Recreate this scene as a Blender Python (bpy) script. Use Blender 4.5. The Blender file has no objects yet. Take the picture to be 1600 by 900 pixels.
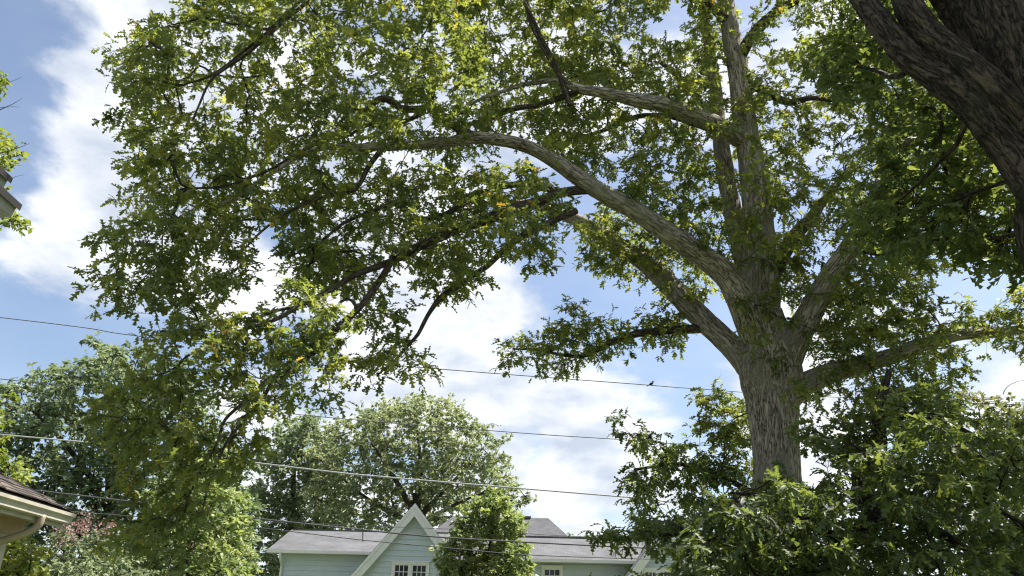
import bpy, math, random
import numpy as np
from mathutils import Matrix, Vector
random.seed(7)
RNG = np.random.default_rng(11)
R = math.radians
S = bpy.context.scene
COL = S.collection

# ------------------------------------------------------------------ camera
FPX, PITCH, ROLL, EYE = 1244.0, R(24.0), R(1.3), 1.6
F_ = np.array([0, math.cos(PITCH), math.sin(PITCH)])
R0 = np.array([1.0, 0, 0]); U0 = np.array([0, -math.sin(PITCH), math.cos(PITCH)])
RR = math.cos(ROLL)*R0 + math.sin(ROLL)*U0
UU = -math.sin(ROLL)*R0 + math.cos(ROLL)*U0
CAM = np.array([0, 0, EYE])
cam = bpy.data.cameras.new('camera'); cam.lens = 28.0; cam.sensor_width = 36.0
cam.clip_start = 0.05; cam.clip_end = 3000
camo = bpy.data.objects.new('camera', cam); COL.objects.link(camo)
camo.matrix_world = Matrix(((RR[0], UU[0], -F_[0], 0), (RR[1], UU[1], -F_[1], 0), (RR[2], UU[2], -F_[2], EYE), (0, 0, 0, 1)))
S.camera = camo
S.render.resolution_x, S.render.resolution_y = 1024, 576

def ray(x, y):
    d = F_*FPX + RR*(x-800) - UU*(y-450)
    return d/np.linalg.norm(d)
def P(x, y, Y):
    """photo pixel + distance north of the camera (from what the thing touches) -> point"""
    d = ray(x, y)
    return CAM + d*(Y/d[1])
def PV(x, y, Y): return np.array([P(a, b, c) for a, b, c in zip(x, y, Y)])

# ------------------------------------------------------------------ world / sun
SUN_EL, SUN_AZ = R(59), R(70)          # azimuth clockwise from +Y (north)
W = bpy.data.worlds.new('World'); S.world = W; W.use_nodes = True
def N(nt, t, **kw):
    n = nt.nodes.new(t)
    for k, v in kw.items(): setattr(n, k, v)
    return n
def math_node(nt, op, a, b=None, clamp=False):
    n = nt.nodes.new('ShaderNodeMath'); n.operation = op; n.use_clamp = clamp
    for i, v in enumerate((a, b)):
        if v is None: continue
        if isinstance(v, (int, float)): n.inputs[i].default_value = v
        else: nt.links.new(v, n.inputs[i])
    return n.outputs[0]
def build_world():
    nt = W.node_tree; nt.nodes.clear()
    L = nt.links.new
    out = N(nt, 'ShaderNodeOutputWorld'); bg = N(nt, 'ShaderNodeBackground'); L(bg.outputs[0], out.inputs[0])
    sky = N(nt, 'ShaderNodeTexSky', sky_type='NISHITA'); sky.sun_disc = False
    sky.sun_elevation = SUN_EL; sky.sun_rotation = SUN_AZ; sky.air_density = 1.0; sky.dust_density = 1.6; sky.ozone_density = 1.3
    bg.inputs[1].default_value = 0.072
    tc = N(nt, 'ShaderNodeTexCoord')
    d = tc.outputs['Generated']
    sp = N(nt, 'ShaderNodeSeparateXYZ'); L(d, sp.inputs[0])
    zz = math_node(nt, 'MAXIMUM', sp.outputs[2], 0.0)
    zd = math_node(nt, 'ADD', zz, 0.55)
    cx = N(nt, 'ShaderNodeCombineXYZ')
    L(math_node(nt, 'DIVIDE', sp.outputs[0], zd), cx.inputs[0]); L(math_node(nt, 'DIVIDE', sp.outputs[1], zd), cx.inputs[1])
    L(math_node(nt, 'MULTIPLY', sp.outputs[2], 1.6), cx.inputs[2])
    n1 = N(nt, 'ShaderNodeTexNoise'); n1.inputs['Scale'].default_value = 4.6; n1.inputs['Detail'].default_value = 10; n1.inputs['Roughness'].default_value = .56; n1.inputs['Distortion'].default_value = .25
    L(cx.outputs[0], n1.inputs['Vector'])
    n2 = N(nt, 'ShaderNodeTexNoise'); n2.inputs['Scale'].default_value = 7.5; n2.inputs['Detail'].default_value = 7; n2.inputs['Roughness'].default_value = .55
    L(cx.outputs[0], n2.inputs['Vector'])
    # where the heaps of cloud and the blue gaps stand (directions): px, py, cos-width, weight
    blobs = [(40, 40, 5, -.16), (40, 180, 5, -.14), (20, 300, 4, -.14), (110, 490, 7, -.30), (60, 395, 6, .26), (190, 400, 5, .12), (200, 50, 5, .12), (150, 140, 5, .07), (150, 220, 5, .07), (20, 545, 3, .10), (870, 420, 6, -.24), (1010, 455, 6, -.22),
             (700, 530, 7, .24), (1010, 585, 5, .10), (650, 40, 16, .22), (830, 720, 6, .05), (960, 660, 5, .14), (1090, 540, 5, -.18), (1250, 620, 5, .20), (1530, 570, 6, .20), (1500, 420, 6, -.22),
             (880, 790, 6, .16), (420, 400, 6, .16), (440, 350, 2, -.14), (960, 330, 5, -.10), (850, 690, 3, -.05)]
    acc = n1.outputs['Fac']
    for px, py, wdeg, wt in blobs:
        v = ray(px, py)
        dp = N(nt, 'ShaderNodeVectorMath', operation='DOT_PRODUCT'); L(d, dp.inputs[0]); dp.inputs[1].default_value = v
        # exp(-(1-cos)/s2)
        s2 = 1-math.cos(R(wdeg))
        e = math_node(nt, 'MULTIPLY', math_node(nt, 'SUBTRACT', dp.outputs['Value'], 1.0), 1/s2)
        ex = math_node(nt, 'POWER', math.e, e)
        acc = math_node(nt, 'ADD', acc, math_node(nt, 'MULTIPLY', ex, wt))
    mr = N(nt, 'ShaderNodeMapRange'); mr.interpolation_type = 'SMOOTHSTEP'
    L(acc, mr.inputs[0]); mr.inputs[1].default_value = .45; mr.inputs[2].default_value = .61
    # cloud tone: thick bright tops, greyer bellies where the second noise is low
    mr2 = N(nt, 'ShaderNodeMapRange'); L(n2.outputs['Fac'], mr2.inputs[0])
    mr2.inputs[1].default_value = .34; mr2.inputs[2].default_value = .58; mr2.inputs[3].default_value = 0; mr2.inputs[4].default_value = 1
    cm = N(nt, 'ShaderNodeMix', data_type='RGBA'); L(mr2.outputs[0], cm.inputs[0])
    cm.inputs['A'].default_value = (3.5, 3.9, 4.6, 1); cm.inputs['B'].default_value = (6.1, 6.2, 6.3, 1)
    fac = math_node(nt, 'MULTIPLY', mr.outputs[0], .93)
    thin = math_node(nt, 'ADD', math_node(nt, 'MULTIPLY', fac, .90), .10)
    mx = N(nt, 'ShaderNodeMix', data_type='RGBA'); L(thin, mx.inputs[0]); L(sky.outputs[0], mx.inputs['A']); L(cm.outputs['Result'], mx.inputs['B'])
    L(mx.outputs['Result'], bg.inputs[0])
build_world()
sun = bpy.data.lights.new('sun', 'SUN'); sun.energy = 5.0; sun.angle = R(0.6); sun.color = (1.0, .95, .86)
suno = bpy.data.objects.new('sun', sun); COL.objects.link(suno)
sd = Vector((math.sin(SUN_AZ)*math.cos(SUN_EL), math.cos(SUN_AZ)*math.cos(SUN_EL), math.sin(SUN_EL)))
suno.rotation_euler = (-sd).to_track_quat('-Z', 'Y').to_euler(); suno.location = (30, -10, 60)
vs = S.view_settings; vs.view_transform = 'Standard'; vs.look = 'None'; vs.gamma = 1.0; vs.exposure = 1.4; vs.use_curve_mapping = False
S.cycles.use_denoising = True; S.cycles.denoiser = 'OPENIMAGEDENOISE'; S.cycles.denoising_input_passes = 'RGB_ALBEDO_NORMAL'; S.cycles.denoising_prefilter = 'ACCURATE'
S.cycles.pixel_filter_type = 'BLACKMAN_HARRIS'; S.cycles.filter_width = 1.2
S.cycles.max_bounces = 9; S.cycles.diffuse_bounces = 6; S.cycles.glossy_bounces = 2; S.cycles.transmission_bounces = 6; S.cycles.transparent_max_bounces = 4

# ------------------------------------------------------------------ materials
def new_mat(name):
    m = bpy.data.materials.new(name); m.use_nodes = True
    return m, m.node_tree, m.node_tree.nodes['Principled BSDF'], m.node_tree.links.new
def ramp(nt, stops):
    r = N(nt, 'ShaderNodeValToRGB'); el = r.color_ramp.elements
    while len(el) < len(stops): el.new(.5)
    for e, (p, c) in zip(el, stops): e.position = p; e.color = (*c, 1)
    return r
def paint(name, c, rough=.6, var=.12, scale=3.0, bump=.0, bscale=40):
    m, nt, b, L = new_mat(name)
    tc = N(nt, 'ShaderNodeTexCoord'); n = N(nt, 'ShaderNodeTexNoise'); n.inputs['Scale'].default_value = scale; n.inputs['Detail'].default_value = 6
    L(tc.outputs['Object'], n.inputs['Vector'])
    r = ramp(nt, [(.3, tuple(x*(1-var) for x in c)), (.7, tuple(min(1, x*(1+var)) for x in c))])
    L(n.outputs['Fac'], r.inputs[0]); L(r.outputs[0], b.inputs['Base Color']); b.inputs['Roughness'].default_value = rough
    if bump:
        n2 = N(nt, 'ShaderNodeTexNoise'); n2.inputs['Scale'].default_value = bscale; n2.inputs['Detail'].default_value = 4; L(tc.outputs['Object'], n2.inputs['Vector'])
        bp = N(nt, 'ShaderNodeBump'); bp.inputs['Strength'].default_value = bump; bp.inputs['Distance'].default_value = .02; L(n2.outputs['Fac'], bp.inputs['Height']); L(bp.outputs[0], b.inputs['Normal'])
    return m
def leaf_mat(name, stops, trans=(1.45, 1.38, .6), tmix=.42, rough=.5, spec=.35):
    m, nt, b, L = new_mat(name)
    at = N(nt, 'ShaderNodeAttribute', attribute_name='tint')
    r = ramp(nt, stops); L(at.outputs['Fac'], r.inputs[0])
    L(r.outputs[0], b.inputs['Base Color']); b.inputs['Roughness'].default_value = rough
    b.inputs['Specular IOR Level'].default_value = spec
    tr = N(nt, 'ShaderNodeBsdfTranslucent')
    mu = N(nt, 'ShaderNodeMix', data_type='RGBA', blend_type='MULTIPLY'); mu.inputs[0].default_value = 1
    L(r.outputs[0], mu.inputs['A']); mu.inputs['B'].default_value = (*trans, 1)
    L(mu.outputs['Result'], tr.inputs[0])
    ms = N(nt, 'ShaderNodeMixShader'); ms.inputs[0].default_value = tmix
    L(b.outputs[0], ms.inputs[1]); L(tr.outputs[0], ms.inputs[2])
    L(ms.outputs[0], nt.nodes['Material Output'].inputs['Surface'])
    return m
def bark_mat(name, dark, mid, light, moss=None, freq=16.0, bump=.9, dist=.03):
    m, nt, b, L = new_mat(name)
    at = N(nt, 'ShaderNodeAttribute', attribute_name='bark')
    def nz(sc, det, dis, rgh=.6):
        n = N(nt, 'ShaderNodeTexNoise'); n.inputs['Scale'].default_value = sc; n.inputs['Detail'].default_value = det; n.inputs['Roughness'].default_value = rgh; n.inputs['Distortion'].default_value = dis
        L(at.outputs['Vector'], n.inputs['Vector']); return n.outputs['Fac']
    def ridge(f, k):       # 0 in the furrow, 1 on the plate
        return math_node(nt, 'MULTIPLY', math_node(nt, 'ABSOLUTE', math_node(nt, 'SUBTRACT', f, .5)), k, True)
    r1 = ridge(nz(freq, 3, .9), 7.0); r2 = ridge(nz(freq*1.9, 4, .7), 5.5); fine = nz(freq*4.5, 8, .3, .7)
    h = math_node(nt, 'MULTIPLY', math_node(nt, 'ADD', math_node(nt, 'MULTIPLY', r1, .55), math_node(nt, 'MULTIPLY', r2, .45)), math_node(nt, 'ADD', fine, .45))
    r = ramp(nt, [(.08, dark), (.34, mid), (.75, light)]); L(h, r.inputs[0])
    col = r.outputs[0]
    big = N(nt, 'ShaderNodeTexNoise'); big.inputs['Scale'].default_value = 1.3; big.inputs['Detail'].default_value = 5
    tc = N(nt, 'ShaderNodeTexCoord'); L(tc.outputs['Object'], big.inputs['Vector'])
    if moss:
        rr = ramp(nt, [(.50, (0, 0, 0)), (.68, (.75, .75, .75))]); L(big.outputs['Fac'], rr.inputs[0])
        mx = N(nt, 'ShaderNodeMix', data_type='RGBA'); L(rr.outputs[0], mx.inputs[0]); L(col, mx.inputs['A']); mx.inputs['B'].default_value = (*moss, 1)
        col = mx.outputs['Result']
    L(col, b.inputs['Base Color']); b.inputs['Roughness'].default_value = .9; b.inputs['Specular IOR Level'].default_value = .2
    bp = N(nt, 'ShaderNodeBump'); bp.inputs['Strength'].default_value = bump; bp.inputs['Distance'].default_value = dist
    L(h, bp.inputs['Height']); L(bp.outputs[0], b.inputs['Normal'])
    return m
def shingle_mat(name, a, b_, c):
    m, nt, b, L = new_mat(name)
    tc = N(nt, 'ShaderNodeTexCoord')
    br = N(nt, 'ShaderNodeTexBrick'); br.inputs['Scale'].default_value = 1.0; br.inputs['Brick Width'].default_value = .30; br.inputs['Row Height'].default_value = .14
    br.inputs['Mortar Size'].default_value = .008; br.inputs['Color1'].default_value = (*a, 1); br.inputs['Color2'].default_value = (*b_, 1); br.inputs['Mortar'].default_value = (*c, 1)
    at = N(nt, 'ShaderNodeAttribute', attribute_name='slope'); L(at.outputs['Vector'], br.inputs['Vector'])
    n = N(nt, 'ShaderNodeTexNoise'); n.inputs['Scale'].default_value = 1.2; n.inputs['Detail'].default_value = 8; L(tc.outputs['Object'], n.inputs['Vector'])
    r = ramp(nt, [(.3, (.75, .75, .75)), (.7, (1.15, 1.15, 1.15))]); L(n.outputs['Fac'], r.inputs[0])
    mu = N(nt, 'ShaderNodeMix', data_type='RGBA', blend_type='MULTIPLY'); mu.inputs[0].default_value = 1
    L(br.outputs['Color'], mu.inputs['A']); L(r.outputs[0], mu.inputs['B']); L(mu.outputs['Result'], b.inputs['Base Color'])
    b.inputs['Roughness'].default_value = .9
    return m

M = {}
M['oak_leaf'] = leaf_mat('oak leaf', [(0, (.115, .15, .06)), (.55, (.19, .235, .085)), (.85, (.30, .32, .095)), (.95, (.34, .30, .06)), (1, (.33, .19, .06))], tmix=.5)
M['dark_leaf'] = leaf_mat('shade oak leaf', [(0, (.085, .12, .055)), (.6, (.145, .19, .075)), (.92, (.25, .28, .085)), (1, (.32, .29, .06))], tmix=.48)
M['maple_leaf'] = leaf_mat('maple leaf', [(0, (.145, .185, .105)), (.6, (.235, .275, .155)), (1, (.37, .39, .25))], trans=(1.2, 1.22, .85), tmix=.4)
M['grey_leaf'] = leaf_mat('grey green leaf', [(0, (.12, .165, .10)), (.6, (.20, .25, .145)), (1, (.33, .37, .24))], trans=(1.2, 1.22, .85), tmix=.38)
M['lime_leaf'] = leaf_mat('lime leaf', [(0, (.13, .18, .05)), (.6, (.23, .28, .075)), (1, (.38, .38, .12))], tmix=.42)
M['mid_leaf'] = leaf_mat('mid leaf', [(0, (.12, .17, .075)), (.6, (.21, .26, .115)), (1, (.38, .41, .18))], trans=(1.2, 1.28, .75), tmix=.4)
M['olive_leaf'] = leaf_mat('olive leaf', [(0, (.10, .12, .05)), (.6, (.17, .19, .07)), (1, (.26, .24, .10))], trans=(1.2, 1.22, .85), tmix=.35)
M['flower'] = leaf_mat('pink blossom', [(0, (.22, .12, .11)), (1, (.31, .20, .18))], trans=(1, 1, 1), tmix=.3)
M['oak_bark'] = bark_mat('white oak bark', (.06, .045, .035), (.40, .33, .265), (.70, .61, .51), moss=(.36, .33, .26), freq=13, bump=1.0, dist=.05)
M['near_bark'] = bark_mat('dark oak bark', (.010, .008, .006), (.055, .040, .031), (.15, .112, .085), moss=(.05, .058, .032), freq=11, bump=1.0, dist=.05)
M['shaded_limb_bark'] = bark_mat('shaded oak branch bark', (.022, .017, .013), (.085, .066, .05), (.19, .155, .12), freq=20)  # darker copy of the oak bark: silhouette shade of thin limbs painted in
M['dark_bark'] = bark_mat('dark bark', (.012, .010, .008), (.045, .036, .028), (.10, .085, .07), freq=20)
M['twig_bark'] = bark_mat('twig bark', (.03, .024, .018), (.075, .06, .048), (.14, .115, .09), freq=30)
M['siding'] = paint('blue grey siding paint', (.56, .615, .63), .55, .05, 1.5)
M['trim'] = paint('white trim paint', (.80, .78, .73), .5, .05, 2)
M['soffit'] = paint('soffit paint', (.58, .54, .47), .6, .06, 2)
M['roof'] = shingle_mat('grey shingles', (.088, .09, .10), (.116, .118, .13), (.058, .059, .065))
M['ridge'] = paint('ridge vent', (.10, .10, .105), .8)
M['glass'] = paint('dark window glass', (.025, .03, .035), .06, .2)
M['curtain'] = paint('shade', (.3, .3, .28), .8)
M['gutter'] = paint('weathered gutter paint', (.46, .42, .36), .5, .16, 6)
M['spout'] = paint('tan downspout paint', (.33, .26, .20), .5, .12, 6)
M['wood'] = paint('tan painted beam', (.42, .30, .21), .6, .15, 5)
M['darkroof'] = paint('brown black shingle', (.060, .050, .046), .95, .35, 7, .5, 120)
M['darkroof2'] = paint('brown shingle', (.105, .085, .074), .95, .35, 7, .5, 120)
M['underlay'] = paint('roof felt', (.03, .027, .026), .95)
M['greytrim'] = paint('grey soffit', (.42, .41, .40), .6, .1, 5)
M['black'] = paint('black edge', (.009, .009, .010), .7)
M['wire_dark'] = paint('black cable', (.09, .09, .095), .5)
M['wire_light'] = paint('weathered aluminium cable', (.42, .42, .42), .4)
M['feather'] = paint('dark feathers', (.015, .014, .016), .6, .3, 60)
M['grass'] = paint('lawn', (.07, .10, .03), .95, .35, .8, .6, 30)
M['asphalt'] = paint('asphalt', (.055, .055, .057), .9, .2, 3, .4, 90)
M['concrete'] = paint('concrete', (.36, .35, .33), .85, .12, 2)

# ------------------------------------------------------------------ object helpers
ORG = {}
def tag(o, label=None, cat=None, group=None, kind=None):
    if label: o['label'] = label
    if cat: o['category'] = cat
    if group: o['group'] = group
    if kind: o['kind'] = kind
    return o
def thing(name, loc, label, cat, group=None):
    o = bpy.data.objects.new(name, None); o.empty_display_size = .3; COL.objects.link(o)
    o.location = tuple(float(v) for v in loc); ORG[o.name] = np.array(loc, float)
    return tag(o, label, cat, group)
def place(o, parent):
    COL.objects.link(o)
    if parent is not None:
        o.parent = parent; o.location = tuple(-ORG[parent.name]) if parent.parent is None else (0, 0, 0)
    ORG[o.name] = np.zeros(3)
    return o
def mesh_obj(name, verts, faces, mat, parent=None, smooth=False):
    me = bpy.data.meshes.new(name); me.from_pydata([tuple(map(float, v)) for v in verts], [], faces); me.update()
    me.materials.append(mat)
    if smooth: me.polygons.foreach_set('use_smooth', np.ones(len(me.polygons), bool))
    return place(bpy.data.objects.new(name, me), parent)
def np_mesh(name, V, T, mat, k=3, smooth=False, attrs=None):
    me = bpy.data.meshes.new(name)
    V = np.ascontiguousarray(V, np.float32); T = np.ascontiguousarray(T, np.int32)
    me.vertices.add(len(V)); me.vertices.foreach_set('co', V.ravel())
    me.loops.add(T.size); me.loops.foreach_set('vertex_index', T.ravel())
    me.polygons.add(len(T)); me.polygons.foreach_set('loop_start', np.arange(0, T.size, k, dtype=np.int32))
    if smooth: me.polygons.foreach_set('use_smooth', np.ones(len(T), bool))
    for nm, arr in (attrs or {}).items():
        ty = 'FLOAT' if arr.ndim == 1 else 'FLOAT_VECTOR'
        a = me.attributes.new(nm, ty, 'POINT'); a.data.foreach_set('value' if ty == 'FLOAT' else 'vector', np.ascontiguousarray(arr, np.float32).ravel())
    me.update(calc_edges=True); me.materials.append(mat)
    return me
def box(name, a, b, mat, parent=None):
    x0, y0, z0 = np.minimum(a, b); x1, y1, z1 = np.maximum(a, b)
    v = [(x0, y0, z0), (x1, y0, z0), (x1, y1, z0), (x0, y1, z0), (x0, y0, z1), (x1, y0, z1), (x1, y1, z1), (x0, y1, z1)]
    f = [(0, 3, 2, 1), (4, 5, 6, 7), (0, 1, 5, 4), (1, 2, 6, 5), (2, 3, 7, 6), (3, 0, 4, 7)]
    return mesh_obj(name, v, f, mat, parent)
def prism(name, poly, vec, mat, parent=None):
    """closed polygon (3-D points, planar) swept by vec"""
    n = len(poly); p = [np.array(q, float) for q in poly]; vec = np.array(vec, float)
    v = p+[q+vec for q in p]
    f = [tuple(range(n-1, -1, -1)), tuple(range(n, 2*n))]+[(i, (i+1) % n, n+(i+1) % n, n+i) for i in range(n)]
    return mesh_obj(name, v, f, mat, parent)
def unit(v):
    v = np.asarray(v, float); return v/(np.linalg.norm(v, axis=-1, keepdims=True)+1e-9)

# smooth numpy value noise
_T = RNG.random((64, 64, 64)).astype(np.float32)
def vnoise(p):
    i = np.floor(p).astype(int); f = p-i; f = f*f*(3-2*f)
    out = 0
    for dx in (0, 1):
        for dy in (0, 1):
            for dz in (0, 1):
                w = (f[..., 0] if dx else 1-f[..., 0])*(f[..., 1] if dy else 1-f[..., 1])*(f[..., 2] if dz else 1-f[..., 2])
                out = out+w*_T[(i[..., 0]+dx) % 64, (i[..., 1]+dy) % 64, (i[..., 2]+dz) % 64]
    return out
def catmull(pts, step):
    pts = np.asarray(pts, float)
    P0 = np.vstack([2*pts[0]-pts[1], pts, 2*pts[-1]-pts[-2]])
    out = []
    for i in range(1, len(P0)-2):
        a, b, c, d = P0[i-1:i+3]
        n = max(1, int(np.linalg.norm((c-b)[:3])/step))
        t = np.linspace(0, 1, n, endpoint=False)[:, None]
        out.append(.5*((2*b)+(-a+c)*t+(2*a-5*b+4*c-d)*t*t+(-a+3*b-3*c+d)*t**3))
    out.append(P0[-2][None])
    return np.vstack(out)
def tube_arrays(c, r, seg, rough=0.0, ridge=0.0, seed=0.0, cap=True, bz=.16):
    c = np.asarray(c, float); r = np.asarray(r, float); n = len(c)
    t = np.gradient(c, axis=0); t = unit(t)
    up = np.array([0, 0, 1.0]) if abs(t[0][2]) < .9 else np.array([1.0, 0, 0])
    u = unit(np.cross(t[0], up)); Us = []
    for i in range(n):
        u = unit(u-t[i]*np.dot(u, t[i])); Us.append(u)
    Us = np.array(Us); Vs = np.cross(t, Us)
    th = np.arange(seg)*2*math.pi/seg
    s = np.concatenate([[0], np.cumsum(np.linalg.norm(np.diff(c, axis=0), axis=1))])
    bark = np.stack([np.cos(th)[None]*r[:, None], np.sin(th)[None]*r[:, None], np.repeat((s*bz)[:, None], seg, 1)+seed], -1)
    rad = np.repeat(r[:, None], seg, 1)
    if rough:
        rad = rad*(1+rough*(vnoise(np.stack([np.cos(th)[None]*1.2+np.zeros((n, 1)), np.sin(th)[None]*1.2+np.zeros((n, 1)), np.repeat((s*.9/1)[:, None], seg, 1)+seed*7], -1)+5)-.5)*2)
    if ridge:
        a = vnoise(bark*np.array([22, 22, 16])+3+seed); b = vnoise(bark*np.array([46, 46, 40])+9+seed)
        rg = 1-np.abs(a*2-1); rad = rad+ridge*((rg-.6)*1.0+(b-.5)*.5)
    V = c[:, None]+Us[:, None]*(np.cos(th)[None, :, None]*rad[..., None])+Vs[:, None]*(np.sin(th)[None, :, None]*rad[..., None])
    i = np.arange(n-1)[:, None]*seg; j = np.arange(seg)[None]; j2 = (j+1) % seg
    Q = np.stack([i+j, i+j2, i+seg+j2, i+seg+j], -1).reshape(-1, 4)
    V = V.reshape(-1, 3); bark = bark.reshape(-1, 3)
    if cap:
        V = np.vstack([V, c[:1], c[-1:]]); bark = np.vstack([bark, [[0, 0, bark[0, 2]]], [[0, 0, bark[-1, 2]]]])
        a0, b0 = n*seg, n*seg+1; jj = np.arange(seg); k2 = (jj+1) % seg
        Q = np.vstack([Q, np.stack([np.full(seg, a0), k2, jj, np.full(seg, a0)], -1)[:, [0, 1, 2, 2]], np.stack([np.full(seg, b0), (n-1)*seg+jj, (n-1)*seg+k2, (n-1)*seg+k2], -1)])
    return V, Q, bark
def fix_quads(me_name, V, Q, mat, attrs, smooth):
    tri = np.concatenate([Q[:, [0, 1, 2]], Q[:, [0, 2, 3]]]); ok = (tri[:, 0] != tri[:, 1]) & (tri[:, 1] != tri[:, 2]) & (tri[:, 0] != tri[:, 2])
    return np_mesh(me_name, V, tri[ok], mat, 3, smooth, attrs)
def tube_obj(name, c, r, seg, mat, parent, **kw):
    V, Q, bark = tube_arrays(c, r, seg, **kw)
    return place(bpy.data.objects.new(name, fix_quads(name, V, Q, mat, {'bark': bark}, True)), parent)

def inpoly(x, y, poly):
    c = np.zeros(len(x), bool); n = len(poly); j = n-1
    for i in range(n):
        xi, yi = poly[i]; xj, yj = poly[j]
        c ^= ((yi > y) != (yj > y)) & (x < (xj-xi)*(y-yi)/(yj-yi+1e-12)+xi)
        j = i
    return c
def sample_zone(poly, Y0, Y1, n, holes=(), rng=RNG):
    """points spread through a crown volume that is seen as this outline and reaches from Y0 to Y1"""
    p = np.array(poly, float); lo, hi = p.min(0), p.max(0); out = []
    k = 0
    while k < n:
        x = rng.uniform(lo[0], hi[0], 4*n); y = rng.uniform(lo[1], hi[1], 4*n)
        ok = inpoly(x, y, poly)
        for h in holes: ok &= ~inpoly(x, y, h)
        x, y = x[ok][:n-k], y[ok][:n-k]; k += len(x)
        if len(x): out.append(PV(x, y, rng.uniform(Y0, Y1, len(x))))
    return np.vstack(out)
def thin(points, dmin):
    keep = []
    for p in points:
        if not keep or np.min(np.sum((np.array(keep)-p)**2, 1)) > dmin*dmin: keep.append(p)
    return np.array(keep)

# ------------------------------------------------------------------ leaves
def leaf_template(kind):
    if kind == 'oak':
        a = [(0, 0), (0, .52), (0, 1.0)]
        s = [(.19, .36), (.055, .42), (.31, .68), (.065, .68), (.17, .97)]
        pts = a+s+[(-x, y) for x, y in s]
        T = []
        for o, fl in ((3, 0), (8, 1)):
            b1, s1, b2, s2, b3 = range(o, o+5)
            tr = [(0, b1, s1), (0, s1, 1), (s1, b2, s2), (1, s1, s2), (1, s2, 2), (s2, b3, 2)]
            T += [t[::-1] if fl else t for t in tr]
    else:
        pts = [(0, 0), (.30, .45), (0, 1), (-.30, .45)]; T = [(0, 1, 2), (0, 2, 3)]
    p = np.array(pts, float)
    z = .30*np.abs(p[:, 0])-.22*p[:, 1]**2
    return np.column_stack([p[:, 0], p[:, 1], z]), np.array(T, int)
LT = {k: leaf_template(k) for k in ('oak', 'plain')}
def leaves_mesh(name, pos, ax, nrm, size, tint, kind, mat):
    V0, T0 = LT[kind]; n = len(pos); k = len(V0)
    y = unit(ax); x = unit(np.cross(y, nrm)); z = np.cross(x, y)
    w = RNG.uniform(.85, 1.2, n)
    V = pos[:, None]+size[:, None, None]*(V0[None, :, 0, None]*(x*w[:, None])[:, None]+V0[None, :, 1, None]*y[:, None]+V0[None, :, 2, None]*z[:, None]*RNG.uniform(.2, 1.6, n)[:, None, None])
    T = (T0[None]+np.arange(n)[:, None, None]*k).reshape(-1, 3)
    return np_mesh(name, V.reshape(-1, 3), T, mat, 3, False, {'tint': np.repeat(tint, k)})

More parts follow.
